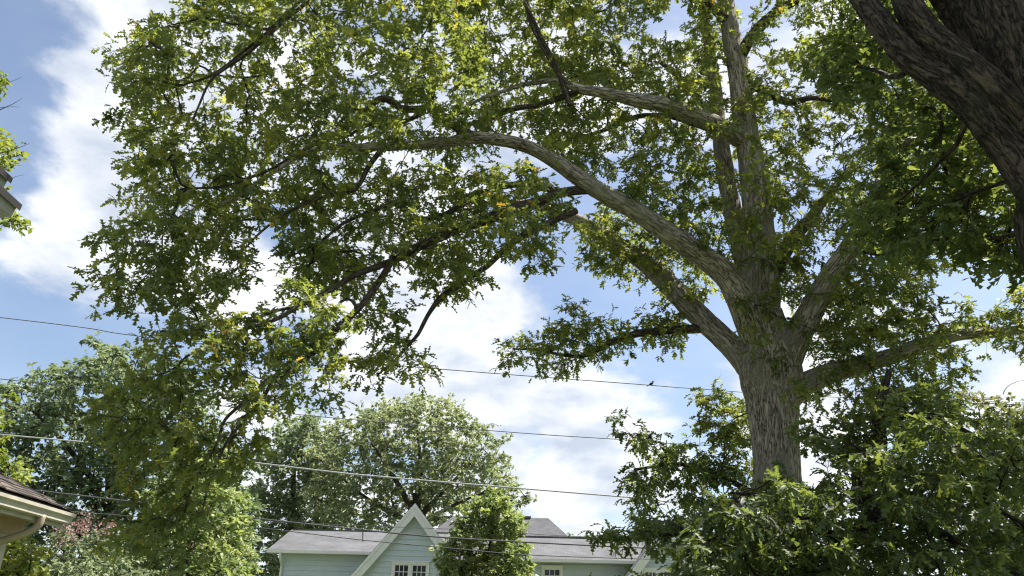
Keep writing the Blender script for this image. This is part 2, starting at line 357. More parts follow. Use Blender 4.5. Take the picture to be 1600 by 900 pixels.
class Tree:
    def __init__(s, name, base, label, cat='tree', group=None):
        s.root = thing(name, base, label, cat, group)
        s.base = np.array(base, float); s.pos = []; s.dir = []; s.par = []; s.rad = []; s.chains = []; s.leafdata = []; s.stw = []; s.bz = .16
    def limb(s, pts, radii, mat, seg=20, name='limb', step=.10, node_step=.3, rough=.06, ridge=.0, link=True):
        """visible wood: 3-D centre line with radii; also feeds the skeleton that twigs grow from"""
        d = catmull(np.column_stack([pts, radii]), step)
        wob = (vnoise(np.column_stack([d[:, 0]*.9, d[:, 1]*.9, d[:, 2]*.9])[:, None]+13.7)[:, 0]-.5)
        amp = np.minimum(1, np.linspace(0, 4, len(d)))*np.minimum(1, .12/np.maximum(d[:, 3], .03))
        q3 = np.column_stack([d[:, 0], d[:, 1], d[:, 2]])[:, None]
        d[:, 2] += wob*.10*amp+(vnoise(q3*2.3+31.7)[:, 0]-.5)*.045*amp; d[:, 0] += (vnoise(q3*1.9+51.2)[:, 0]-.5)*.06*amp; d[:, 1] += (vnoise(q3*1.4+7.2)[:, 0]-.5)*.12*amp
        tube_obj(name, d[:, :3], np.maximum(d[:, 3], .003), seg, mat, s.root, rough=rough, ridge=ridge, seed=len(s.pos)*.37, bz=s.bz)
        if link:
            k = max(1, int(node_step/step)); q = d[::k]; i0 = len(s.pos)
            t = unit(np.gradient(q[:, :3], axis=0)) if len(q) > 1 else np.array([[0, 0, 1.0]])
            for j in range(len(q)):
                s.pos.append(q[j, :3]); s.dir.append(t[j]); s.par.append(i0+j-1 if j else -1); s.rad.append(q[j, 3])
    def grow(s, targets, step=.28, droop=.12, angle=.55, tip=.005, pw=.46, maxr=.06):
        targets = np.asarray(targets); pos = np.array(s.pos); order = []
        dm = np.array([np.min(np.sum((pos-t)**2, 1)) for t in targets])
        cap = len(pos)+len(targets)*40
        A = np.zeros((cap, 3)); D = np.zeros((cap, 3)); n = len(pos)
        A[:n] = pos; D[:n] = np.array(s.dir); par = list(s.par); rad = list(s.rad); fixed = n
        cnt = np.zeros(cap); ends = []
        for ti in np.argsort(dm):
            t = targets[ti]; v = t-A[:n]; d = np.linalg.norm(v, axis=1)+1e-6
            cost = d*(1+angle*(1-np.sum(v*D[:n], 1)/d))
            i = int(np.argmin(cost)); L = d[i]
            m = max(2, min(38, int(L/step)+1)); p0 = A[i]
            c1 = p0+D[i]*L*.38+np.array([0, 0, L*droop*.6]); 
            tt = np.linspace(0, 1, m+1)[:, None]
            path = (1-tt)**2*p0+2*tt*(1-tt)*c1+tt**2*t
            jit = RNG.normal(0, .05*min(L, 1.2), (m+1, 3)); jit[0] = 0; jit[-1] = 0
            path = path+jit*.55
            prev = i; chain = [i]
            for j in range(1, m+1):
                A[n] = path[j]; D[n] = unit(path[j]-path[j-1]); par.append(prev); rad.append(0); prev = n; chain.append(n); n += 1
                if n >= cap-1: break
            s.chains.append(chain); ends.append(prev)
        for e in ends:
            k = e
            while k >= fixed: cnt[k] += 1; k = par[k]
        for k in range(fixed, n): rad[k] = min(maxr, tip*max(cnt[k], 1)**pw)
        s.A, s.D, s.r, s.fixed = A[:n], D[:n], np.array(rad), fixed
        s.ends = np.array(ends)
        return s.A[s.ends], s.D[s.ends]
    def twigs_mesh(s, mat, seg=5, bare=0):
        Vs, Ts, Bs, o = [], [], [], 0
        for ch in s.chains:
            r = s.r[ch].copy(); r[0] = min(r[1]*1.15, s.r[ch[0]]) if s.r[ch[0]] > 0 else r[1]
            V, Q, b = tube_arrays(s.A[ch], r, seg if r.max() > .012 else 3, cap=False, rough=0)
            Vs.append(V); Ts.append(Q+o); Bs.append(b); o += len(V)
        for a, b_, r in s.stw:
            n = len(a); d = unit(b_-a); u = unit(np.cross(d, np.array([.3, .2, .9]))); w = np.cross(d, u)
            th = np.arange(3)*2.0944
            ring = u[:, None]*np.cos(th)[None, :, None]+w[:, None]*np.sin(th)[None, :, None]
            V = np.concatenate([a[:, None]+ring*r, b_[:, None]+ring*r*.5], 1).reshape(-1, 3)
            q = np.array([(j, (j+1) % 3, 3+(j+1) % 3, 3+j) for j in range(3)])
            Vs.append(V); Ts.append((q[None]+np.arange(n)[:, None, None]*6).reshape(-1, 4)+o); Bs.append(V*.3); o += len(V)
        ob = place(bpy.data.objects.new('twigs', fix_quads('twigs', np.vstack(Vs), np.vstack(Ts), mat, {'bark': np.vstack(Bs)}, True)), s.root)
        ob['kind'] = 'stuff'
    def sprays(s, C, D, nsub, nleaf, rad, size, tint=(.1, .75), flat=.6, droop=.3, yellow=.03, zone_tint=None):
        """leafy twig ends: each end carries short shoots, each shoot a rosette of leaves"""
        m = len(C)
        C2 = np.repeat(C, nsub, 0); D2 = np.repeat(D, nsub, 0); n = len(C2)
        rd = RNG.normal(size=(n, 3)); rd[:, 2] *= flat; rd = unit(rd)
        sd_ = unit(D2*.55+rd); ln = rad*RNG.uniform(.35, 1.1, n)
        E = C2+sd_*ln[:, None]; E[:, 2] -= droop*.35*ln
        st = C2-D2*(rad*RNG.uniform(0, .5, n))[:, None]
        s.stw.append((st, E, max(.0022, size*.02)))
        k = nleaf; B = np.repeat(E, k, 0); SD = np.repeat(sd_, k, 0); SA = np.repeat(st, k, 0); N_ = len(B)
        f = RNG.random(N_)**.45                      # most leaves crowd at the shoot's tip
        B = SA+(B-SA)*f[:, None]
        dv = RNG.normal(size=(N_, 3)); dv[:, 2] *= .55; dv = unit(dv)
        ax = unit(SD*.45+dv+np.array([0, 0, -droop]))
        nr = unit(np.array([0, 0, 1.0])+RNG.normal(0, .42, (N_, 3)))
        sz = size*RNG.uniform(.62, 1.2, N_)
        base = np.repeat(RNG.uniform(tint[0], tint[1], m) if zone_tint is None else zone_tint, nsub*k)
        tn = np.clip(base+RNG.normal(0, .10, N_), 0, .84); y = RNG.random(N_) < yellow*np.repeat(RNG.exponential(1, m), nsub*k)
        tn[y] = RNG.uniform(.85, 1.0, y.sum())
        s.leafdata.append((B, ax, nr, sz, tn))
    def crown(s, kind, mat, single=0, name='crown'):
        B, ax, nr, sz, tn = [np.concatenate([d[i] for d in s.leafdata]) for i in range(5)]
        if single:
            rel = B-CAM; dep = rel@F_; x = 800+FPX*(rel@RR)/dep; y = 450-FPX*(rel@UU)/dep
            vis = (dep > 1) & (x > 8) & (x < 1592) & (y > 8) & (y < 892)
            app = np.where(vis, sz/np.maximum(dep, .1), -1); top = np.argsort(-app)[:single]
            lib = []
            for q in range(8):
                V0, T0 = LT[kind]; V = V0*np.array([RNG.uniform(.9, 1.15), 1, RNG.uniform(.4, 1.4)])
                lib.append(np_mesh('leaf', V, T0, mat, 3, False, {'tint': np.full(len(V), .12+.08*q)}))
            yy = unit(ax[top]); xx = unit(np.cross(yy, nr[top])); zz = np.cross(xx, yy); o3 = -ORG[s.root.name]
            for j, i in enumerate(top):
                o = bpy.data.objects.new('leaf', lib[j % 8]); COL.objects.link(o); o.parent = s.root
                a, b, c, p, z = xx[j]*sz[i], yy[j]*sz[i], zz[j]*sz[i], B[i]+o3, 0
                o.matrix_basis = Matrix(((a[0], b[0], c[0], p[0]), (a[1], b[1], c[1], p[1]), (a[2], b[2], c[2], p[2]), (0, 0, 0, 1)))
            keep = np.ones(len(B), bool); keep[top] = False
            B, ax, nr, sz, tn = B[keep], ax[keep], nr[keep], sz[keep], tn[keep]
        ob = place(bpy.data.objects.new(name, leaves_mesh(name, B, ax, nr, sz, tn, kind, mat)), s.root)
        ob['kind'] = 'stuff'
        s.nleaf = len(B)

# ------------------------------------------------------------------ ground
def setting():
    n = 48; v = [(0, 60, 0)]+[(900*math.cos(i*2*math.pi/n), 60+900*math.sin(i*2*math.pi/n), 0) for i in range(n)]
    tag(mesh_obj('ground', v, [(0, 1+i, 1+(i+1) % n) for i in range(n)], M['grass']), 'green lawn reaching under the trees to the horizon', 'ground', kind='structure')
    tag(mesh_obj('road', [(-150, 21, .004), (150, 21, .004), (150, 28, .004), (-150, 28, .004)], [(0, 1, 2, 3)], M['asphalt']), 'grey asphalt street in front of the pale blue house', 'road', kind='structure')
    tag(box('kerb', (-150, 28, -.1), (150, 28.15, .13), M['concrete']), 'concrete kerb along the house side of the street', 'kerb', kind='structure')
    tag(box('near_kerb', (-150, 20.85, -.1), (150, 21, .13), M['concrete']), 'concrete kerb along the oak side of the street', 'kerb', kind='structure')
setting()

# ------------------------------------------------------------------ the house across the street
def roof_slab(name, a, b, c, d, mat, parent, th=.10):
    """slab with corners a,b (eave) c,d (ridge); carries slope coordinates for the courses"""
    q = [np.array(p, float) for p in (a, b, c, d)]
    n = unit(np.cross(q[1]-q[0], q[3]-q[0])); n = n if n[2] > 0 else -n
    V = q+[p-n*th for p in q]
    o = mesh_obj(name, V, [(0, 1, 2, 3), (7, 6, 5, 4), (0, 4, 5, 1), (1, 5, 6, 2), (2, 6, 7, 3), (3, 7, 4, 0)], mat, parent)
    e = unit(q[1]-q[0]); u = unit(np.cross(n, e))
    at = o.data.attributes.new('slope', 'FLOAT_VECTOR', 'POINT')
    for i, p in enumerate(V): at.data[i].vector = (float((p-q[0])@e), float((p-q[0])@u), 0)
    return o
def clapboard(parent, x0b, x1b, x0t, x1t, z0, z1, y, mat):
    """one lap board: bottom edge stands out, top edge tucks under the next"""
    v = [(x0b, y-.040, z0), (x1b, y-.040, z0), (x1t, y-.008, z1), (x0t, y-.008, z1), (x0b, y, z0), (x1b, y, z0), (x1t, y, z1), (x0t, y, z1)]
    return mesh_obj('clapboard', v, [(0, 1, 2, 3), (7, 6, 5, 4), (0, 4, 5, 1), (1, 5, 6, 2), (2, 6, 7, 3), (3, 7, 4, 0)], mat, parent)
def window(parent, x0, x1, z0, z1, y, cols, label=None, units=2):
    f = box('window', (x0+.03, y-.020, z0+.03), (x1-.03, y+.012, z1-.03), M['glass'], parent)
    t, d = .10, .075
    box('casing', (x0, y-d, z1-t), (x1, y+.02, z1), M['trim'], f); box('casing', (x0, y-d, z0), (x1, y+.02, z0+t), M['trim'], f)
    box('casing', (x0, y-d+.003, z0+t), (x0+t, y+.02, z1-t), M['trim'], f); box('casing', (x1-t, y-d+.003, z0+t), (x1, y+.02, z1-t), M['trim'], f)
    box('sill', (x0-.06, y-d-.05, z0-.06), (x1+.06, y+.01, z0-.001), M['trim'], f)
    box('head_trim', (x0-.04, y-d-.03, z1+.001), (x1+.04, y+.01, z1+.04), M['trim'], f)
    w = (x1-x0-2*t-(units-1)*.12)/units
    for i in range(units):
        a = x0+t+i*(w+.12); b = a+w
        if i < units-1: box('mullion', (b+.001, y-d+.006, z0+t), (b+.119, y+.02, z1-t), M['trim'], f)
        s = .045; ys = y-.048
        box('sash', (a, ys, z1-t-s), (b, y+.01, z1-t-.001), M['trim'], f); box('sash', (a, ys, z0+t+.001), (b, y+.01, z0+t+s), M['trim'], f)
        box('sash', (a+.001, ys+.002, z0+t+s), (a+s, y+.01, z1-t-s), M['trim'], f); box('sash', (b-s, ys+.002, z0+t+s), (b-.001, y+.01, z1-t-s), M['trim'], f)
        zm = (z0+z1)/2
        box('meeting_rail', (a+s, ys+.001, zm-.03), (b-s, y+.01, zm+.03), M['trim'], f)
        gx = np.linspace(a+s, b-s, cols+1); zr = [z0+t+s, (z0+t+s+zm)/2, zm, (z1-t-s+zm)/2, z1-t-s]
        for k in range(1, cols): box('muntin', (gx[k]-.014, ys+.006, z0+t+s), (gx[k]+.014, y+.01, z1-t-s), M['trim'], f)
        for z in (zr[1], zr[3]): box('muntin', (a+s, ys+.008, z-.014), (b-s, y+.01, z+.014), M['trim'], f)
        for k in range(cols):
            for j in range(4): box('pane', (gx[k]+.012, y-.034, zr[j]+.012), (gx[k+1]-.012, y-.026, zr[j+1]-.012), M['glass'], f)
    return f
HY = 38.0
def blue_house():
    c = P(700, 860, HY)
    H = thing('house', (c[0], HY, 0), 'pale blue clapboard house with grey shingle roof and steep white trimmed gables', 'house')
    zE = P(500, 860, HY-.45)[2]                       # left wing eave
    xL0 = P(418, 858, HY-.45)[0]; xL = P(441, 866, HY)[0]
    run = 3.3; zR = P(525, 829, HY+run)[2]
    xG = P(650, 787, HY-1.3)[0]                       # gable axis
    zG = P(650, 787, HY-1.6)[2]
    rs = 1.22                                         # rise per run of the steep gables
    zRg = P(900, 874, HY-.45)[2]; zRr = P(890, 840, HY+2.4)[2]; xRe = P(1200, 880, HY)[0]
    print('house', zE, zR, xG, zG, zRg, zRr, xRe, xL0)
    # wall cores
    box('wall', (xL, HY+.01, 0), (xG, HY+7.0, zE-.02), M['siding'], H)
    box('wall', (xG+.001, HY+.012, 0), (xRe, HY+6.5, zRg-.03), M['siding'], H)
    # left wing roof: two slopes and the gable end
    roof_slab('roof', (xL0, HY-.45, zE), (xG+2.0, HY-.45, zE), (xG+2.0, HY+run, zR), (xL0, HY+run, zR), M['roof'], H)
    roof_slab('roof', (xG+2.0, HY+2*run+.45, zE), (xL0, HY+2*run+.45, zE), (xL0, HY+run+.002, zR), (xG+2.0, HY+run+.002, zR), M['roof'], H)
    prism('gable_end', [(xL, HY+.05, zE-.1), (xL, HY+2*run, zE-.1), (xL, HY+run, zR-.18)], (.1, 0, 0), M['siding'], H)
    box('ridge_cap', (xL0+.1, HY+run-.12, zR-.03), (xG+1.5, HY+run+.12, zR+.03), M['ridge'], H)
    g = box('gutter', (xL0, HY-.57, zE-.14), (xG-1.2, HY-.45, zE-.01), M['trim'], H)
    box('soffit', (xL0+.02, HY-.44, zE-.16), (xG-1.0, HY, zE-.12), M['soffit'], H)
    # downspout with an offset elbow
    xd = P(438, 865, HY-.5)[0]
    dp = np.array([(xd, HY-.50, zE-.12), (xd, HY-.50, zE-.26), (xd+.02, HY-.30, zE-.5), (xd+.02, HY-.12, zE-.62), (xd+.02, HY-.11, zE-1.2), (xd+.02, HY-.11, .2)])
    tube_obj('downspout', catmull(dp, .08), np.full(len(catmull(dp, .08)), .055), 8, M['trim'], H)
    # clapboards of the left wing
    z = zE-.17; e = .22
    for i in range(9):
        clapboard(H, xL-.01, xG-.9, xL-.01, xG-.9, z-e, z+.01, HY, M['siding']); z -= e
    z = zRg-.19
    xr0 = xG+1.4
    for i in range(9):
        clapboard(H, xr0, xRe, xr0, xRe, z-e, z+.01, HY, M['siding']); z -= e
    # right wing roof
    roof_slab('roof', (xG+1.2, HY-.46, zRg), (xRe+.4, HY-.46, zRg), (xRe+.4, HY+2.4, zRr), (xG+1.2, HY+2.4, zRr), M['roof'], H)
    roof_slab('roof', (xRe+.4, HY+5.3, zRg), (xG+1.2, HY+5.3, zRg), (xG+1.2, HY+2.402, zRr), (xRe+.4, HY+2.402, zRr), M['roof'], H)
    box('ridge_cap', (xG+2.2, HY+2.28, zRr-.03), (xRe+.35, HY+2.52, zRr+.035), M['ridge'], H)
    box('gutter', (xG+1.3, HY-.58, zRg-.14), (xRe+.3, HY-.46, zRg-.012), M['trim'], H)
    box('soffit', (xG+1.3, HY-.45, zRg-.165), (xRe+.2, HY, zRg-.125), M['soffit'], H)
    # the tall hipped roof behind
    yb = HY+2.6
    zt = P(790, 808, yb+3.0)[2]; xa = P(708, 808, yb+3.0)[0]; xb = P(856, 809, yb+3.0)[0]; z0 = zRr-.5
    k = (zt-z0); s_ = 1.0
    a = (xa-k*s_, yb+3-k*1.1, z0); b = (xb+k*s_*.95, yb+3-k*1.1, z0); c_ = (xb, yb+3, zt); d_ = (xa, yb+3, zt); a2 = (xa-k*s_, yb+3+k*1.1, z0); b2 = (xb+k*s_*.95, yb+3+k*1.1, z0)
    roof_slab('roof', a, b, c_, d_, M['roof'], H); roof_slab('roof', b2, a2, d_, c_, M['roof'], H)
    for (p, q, r_) in ((b, b2, c_), (a2, a, d_)):
        roof_slab('roof', p, q, tuple(np.array(r_)+(np.array(q)-np.array(p))*.004), tuple(np.array(r_)-(np.array(q)-np.array(p))*.004), M['roof'], H)
    box('ridge_cap', (xa+2.8, yb+2.9, zt-.02), (xb-.9, yb+3.1, zt+.07), M['ridge'], H)
    box('wall', (a[0]+.4, a[1]+.4, 0), (b[0]-.4, b2[1]-.4, z0-.05), M['siding'], H)
    # steep gables
    def gable(x, zt_, yf, depth, hw_low, zlow, win, wlabel, rw=.34):
        # boards first: yf is the wall plane
        z = zt_-.55; ee = .235
        half = lambda zz: max(0.0, (zt_-.42-zz)/rs)
        while z > zlow:
            zb = z-ee
            clapboard(H, x-half(zb), x+half(zb), x-half(z+.01), x+half(z+.01), zb, z+.01, yf, M['siding']); z = zb
        prism('gable_wall', [(x-half(zlow), yf+.002, zlow), (x+half(zlow), yf+.002, zlow), (x, yf+.002, zt_-.44)], (0, depth, 0), M['siding'], H)
        yo = yf-.32
        for sg in (-1, 1):
            zl = zlow-.1; xl = (zt_-zl)/rs
            A = (x, yo, zt_); B = (x+sg*xl, yo, zl)
            nx, nz = sg*rs/math.hypot(rs, 1), 1/math.hypot(rs, 1)
            off = lambda p, t: (p[0]-nx*t, p[1], p[2]-nz*t)
            # rake board: mitred at the apex
            prism('rake_board', [(x, yo-.03, zt_+.0), (B[0], yo-.03, B[2]), (B[0]-nx*rw, yo-.03, B[2]-nz*rw), (x, yo-.03, zt_-rw/nz)], (0, .05, 0), M['trim'], H)
            prism('crown_moulding', [(x, yo-.07, zt_+.02), (B[0]+nx*.02, yo-.07, B[2]+nz*.02), (B[0]-nx*.09, yo-.07, B[2]-nz*.09), (x, yo-.07, zt_-.09/nz)], (0, .04, 0), M['trim'], H)
            prism('soffit', [(x, yo+.02, zt_-.20/nz), (B[0]-nx*.20, yo+.02, B[2]-nz*.20), (B[0]-nx*.25, yo+.02, B[2]-nz*.25), (x, yo+.02, zt_-.25/nz)], (0, .30, 0), M['soffit'], H)
            roof_slab('roof', (B[0]+nx*.03, yo-.06, B[2]+nz*.03), (B[0]+nx*.03, yo+depth, B[2]+nz*.03), (x, yo+depth, zt_+.05), (x, yo-.06, zt_+.05), M['roof'], H, .05)
        if win: window(H, *win[:4], yf-.02, 3)
    x0, x1 = P(613, 878, HY-1.3)[0], P(671, 880, HY-1.3)[0]; zw = P(640, 878, HY-1.3)[2]
    gable(xG, zG, HY-1.25, 5.2, 4, zG-4.6, (x0, x1, zw-1.35, zw), '')
    xg2 = P(1036, 825, HY-1.3)[0]; zg2 = P(1036, 823, HY-1.6)[2]
    x0, x1 = P(1003, 889, HY-1.3)[0], P(1052, 890, HY-1.3)[0]; zw = P(1025, 889, HY-1.3)[2]
    gable(xg2, zg2, HY-1.25, 4.2, 4, zg2-4.2, (x0, x1, zw-1.35, zw), '')
    box('wall', (xG-2.6, HY-1.22, 0), (xG+2.6, HY+.6, zG-4.61), M['siding'], H)
    box('wall', (xg2-2.4, HY-1.22, 0), (xg2+2.4, HY+.6, zg2-4.21), M['siding'], H)
    x0, x1 = P(846, 885, HY)[0], P(879, 885, HY)[0]; zw = P(862, 885, HY)[2]
    window(H, x0, x1, zw-1.3, zw, HY-.02, 3, units=1)
blue_house()

# ------------------------------------------------------------------ the neighbouring house on the left (porch eave, upper eave)
def near_house():
    cY = 10.0; c = P(107, 803, cY); xe, ze = c[0], c[2]
    H = thing('porch_house', (xe-2.5, 7, 0), 'neighbouring house with brown shingle porch roof, cream gutter and higher dark eave', 'house')
    yn = 4.2; sl = .50                                      # eave runs toward the camera side, roof rises to the west
    rake = P(0, 745, cY); sl = (rake[2]-ze-.02)/(xe-rake[0])
    sl = min(max(sl, .35), .75); W_ = 1.55
    print('porch eave', xe, ze, 'slope', sl)
    nrm = unit(np.array([sl, 0, 1.0])); upv = unit(np.array([-1.0, 0, sl]))
    zt = ze+.03
    V = [(xe+.02, yn, zt), (xe+.02, cY+.02, zt), (xe-W_, cY+.02, zt+sl*W_), (xe-W_, yn, zt+sl*W_)]
    V += [tuple(np.array(v)-nrm*.09) for v in V]
    roof = mesh_obj('roof', V, [(0, 1, 2, 3), (7, 6, 5, 4), (0, 4, 5, 1), (1, 5, 6, 2), (2, 6, 7, 3), (3, 7, 4, 0)], M['underlay'], H)
    # shingles, one by one: lapped tabs up the slope
    lib = []
    for q in range(6):
        l, h, t = .30+.01*(q % 3), .21, .012+.003*(q % 2)
        v = [(0, 0, t), (l-.006, 0, t), (l-.006, h, .002), (0, h, .002), (0, 0, 0), (l-.006, 0, 0), (l-.006, h, -.002), (0, h, -.002)]
        me = bpy.data.meshes.new('shingle'); me.from_pydata(v, [], [(0, 1, 2, 3), (7, 6, 5, 4), (0, 4, 5, 1), (1, 5, 6, 2), (2, 6, 7, 3), (3, 7, 4, 0)]); me.update()
        me.materials.append(M['darkroof'] if q % 3 else M['darkroof2']); lib.append(me)
    o3 = -ORG[H.name]; rows = 11
    for r_ in range(rows):
        base = np.array([xe+.05, 0, zt+.004])+upv*(.14*r_)+nrm*.006
        y = cY+.05-(.15 if r_ % 2 else 0); k = 0
        while y > yn+3.0:
            o = bpy.data.objects.new('shingle', random.choice(lib)); COL.objects.link(o); o.parent = roof
            X = np.array([0, -1.0, 0]); p = base+np.array([0, y, 0])
            tilt = RNG.normal(0, .006)
            o.matrix_basis = Matrix(((X[0], upv[0], -nrm[0]*-1, p[0]), (X[1], upv[1], nrm[1], p[1]), (X[2], upv[2], nrm[2], p[2]+abs(tilt)), (0, 0, 0, 1)))
            y -= .30; k += 1
    # K-style gutter: profile swept along the eave, with end cap
    prof = [(0, 0), (.03, -.11), (.055, -.125), (.085, -.11), (.09, -.06), (.12, -.035), (.125, .0), (.112, .0), (.11, -.025), (.078, -.055), (.07, -.10), (.012, -.10), (.012, 0)]
    pts = [(xe-.02+a, yn, ze-.005+b) for a, b in prof]
    prism('gutter', pts, (0, cY-yn, 0), M['gutter'], H)
    prism('gutter_end_cap', [(xe-.022+a*1.02, cY, ze-.006+b*1.03) for a, b in prof[:7]], (0, .006, 0), M['black'], H)
    box('fascia', (xe-.05, yn, ze-.17), (xe-.022, cY-.02, ze+.0), M['gutter'], H)
    box('porch_beam', (xe-.62, yn, ze-.30), (xe-.36, cY-.22, ze-.10), M['wood'], H)
    box('soffit', (xe-.36, yn, ze-.125), (xe-.051, cY-.06, ze-.10), M['wood'], H)
    prism('rake_board', [(xe-.03, cY-.03, ze-.16), (xe-.03, cY-.03, ze-.02), (xe-W_, cY-.03, ze-.02+sl*W_), (xe-W_, cY-.03, ze-.16+sl*W_)], (0, .03, 0), M['gutter'], H)
    # downspout: drops from the gutter, elbows back under the soffit to the porch post
    a = np.array([xe+.035, cY-.62, ze-.10])
    dp = catmull(np.array([a, a+(0, 0, -.06), a+(-.03, 0, -.14), a+(-.16, -.02, -.22), a+(-.40, -.05, -.31), a+(-.68, -.08, -.40), a+(-.80, -.10, -.50), a+(-.82, -.1, -.7), a+(-.82, -.1, -2.7)]), .03)
    tube_obj('downspout', dp, np.full(len(dp), .042), 10, M['spout'], H)
    for py in (cY-.5, 6.9): box('porch_post', (xe-.60, py-.09, 0), (xe-.40, py+.09, ze-.30), M['gutter'], H)
    # main body and upper storey
    # upper eave: a corner of the high roof reaches into view
    for (px, py, Y, dx, nm) in ((29, 322, 9.6, .35, 'low'), (15, 280, 10.4, .28, 'high')):
        q = P(px, py, Y); x, z = q[0], q[2]; L_ = 3.2
        prism('eave_soffit', [(x-.05, Y, z-.16), (x-.02, Y, z-.02), (x-L_, Y, z+.62*L_-.02), (x-L_, Y, z+.62*L_-.40), (x-.30, Y, z-.02-.17), (x-.22, Y, z-.20)], (0, -6.5 if nm == 'low' else -.75, 0), M['greytrim'], H)
        prism('roof_edge', [(x+.02, Y+.03, z-.06), (x+.03, Y+.03, z+.035), (x-L_, Y+.03, z+.62*(L_+.03)+.035), (x-L_, Y+.03, z+.62*L_-.015), (x-.02, Y+.03, z-.015)], (0, -6.6 if nm == 'low' else -.8, 0), M['black'], H)
    e1, e2 = P(29, 322, 9.6), P(15, 280, 10.4)
    box('wall', (e1[0]-.42, 3.0, 0), (e1[0]-5.0, 9.4, e1[2]-.12), M['greytrim'], H)
    prism('gable_wall', [(e1[0]-.43, 9.38, e1[2]-.15), (e1[0]-3.2, 9.38, e1[2]-.15), (e1[0]-3.2, 9.38, e1[2]+1.55)], (0, -6, 0), M['greytrim'], H)
    box('wall', (e2[0]-.45, 9.401, 0), (e2[0]-5.0, 10.2, e2[2]-.12), M['greytrim'], H)
near_house()

def shed():
    Y = 27.0; a, b = P(163, 899, Y), P(207, 890, Y)
    H = thing('garden_shed', (a[0], Y, 0), 'low shed with grey roof edge peeking above the shrubs', 'shed')
    x0, x1, z = a[0], b[0]+.15, b[2]
    box('wall', (x0-2.4, Y+.2, 0), (x1-.1, Y+3, z-.7), M['siding'], H)
    prism('roof', [(x0-2.6, Y, z-.75), (x1+.05, Y, z-.28), (x1+.02, Y, z-.02), (x1-.25, Y, z+.02), (x0-2.6, Y, z-.62)], (0, 3.2, 0), M['roof'], H)
    prism('fascia', [(x0-2.6, Y-.02, z-.75), (x1+.06, Y-.02, z-.28), (x1+.04, Y-.02, z-.14), (x0-2.6, Y-.02, z-.63)], (0, .018, 0), M['trim'], H)
shed()

# ------------------------------------------------------------------ cables over the street, with the bird
def cable(name, pts, Y, r, mat, label, cat='cable', ext=30):
    p = [P(x, y, Y) for x, y in pts]
    a = p[0]+(p[0]-p[1])/np.linalg.norm(p[0]-p[1])*ext*np.array([1, 0, 1]); a[2] = p[0][2]+(p[0]-p[1])[2]/np.linalg.norm((p[0]-p[1]))*ext*.8
    b = p[-1]+(p[-1]-p[-2])/np.linalg.norm(p[-1]-p[-2])*ext; b[2] = p[-1][2]+(p[-1]-p[-2])[2]/np.linalg.norm(p[-1]-p[-2])*ext*.5
    c = catmull(np.array([a]+p+[b]), .5)
    V, Q, bk = tube_arrays(c, np.full(len(c), r), 6)
    o = place(bpy.data.objects.new(name, fix_quads(name, V, Q, mat, {'bark': bk}, True)), None)
    return tag(o, label, cat, None)
CB = 'cables strung across the street'
WY = 30.0
cable('power_cable', [(0, 496), (200, 523), (460, 555), (680, 576), (1018, 602), (1085, 607), (1365, 623)], WY, .017, M['wire_dark'], 'topmost cable, the one the small bird sits on')
cable('power_cable', [(0, 592), (200, 616), (490, 650), (795, 675), (960, 686), (1200, 700)], WY+.6, .016, M['wire_dark'], 'thin cable next below the one with the bird')
cable('service_cable', [(0, 679), (190, 698), (500, 735), (610, 746), (985, 777), (1200, 793)], WY, .028, M['wire_light'], 'pale cable crossing the round maple just above the gable peak')
cable('telephone_cable', [(200, 783), (350, 804), (560, 827), (700, 840), (940, 853), (1070, 858), (1200, 861)], WY+.3, .030, M['wire_dark'], 'thick black cable crossing the gable wall and the right roof')
cable('telephone_cable', [(200, 806), (400, 824), (560, 843), (700, 856), (830, 867), (1040, 874), (1200, 876)], WY+.3, .017, M['wire_dark'], 'thin lowest cable crossing the gable above its window')
cable('drop_cable', [(690, 826), (760, 829), (860, 836), (960, 841), (1070, 850)], WY+4.5, .013, M['wire_dark'], 'thin drop cable running over the right roof ridge', ext=8)
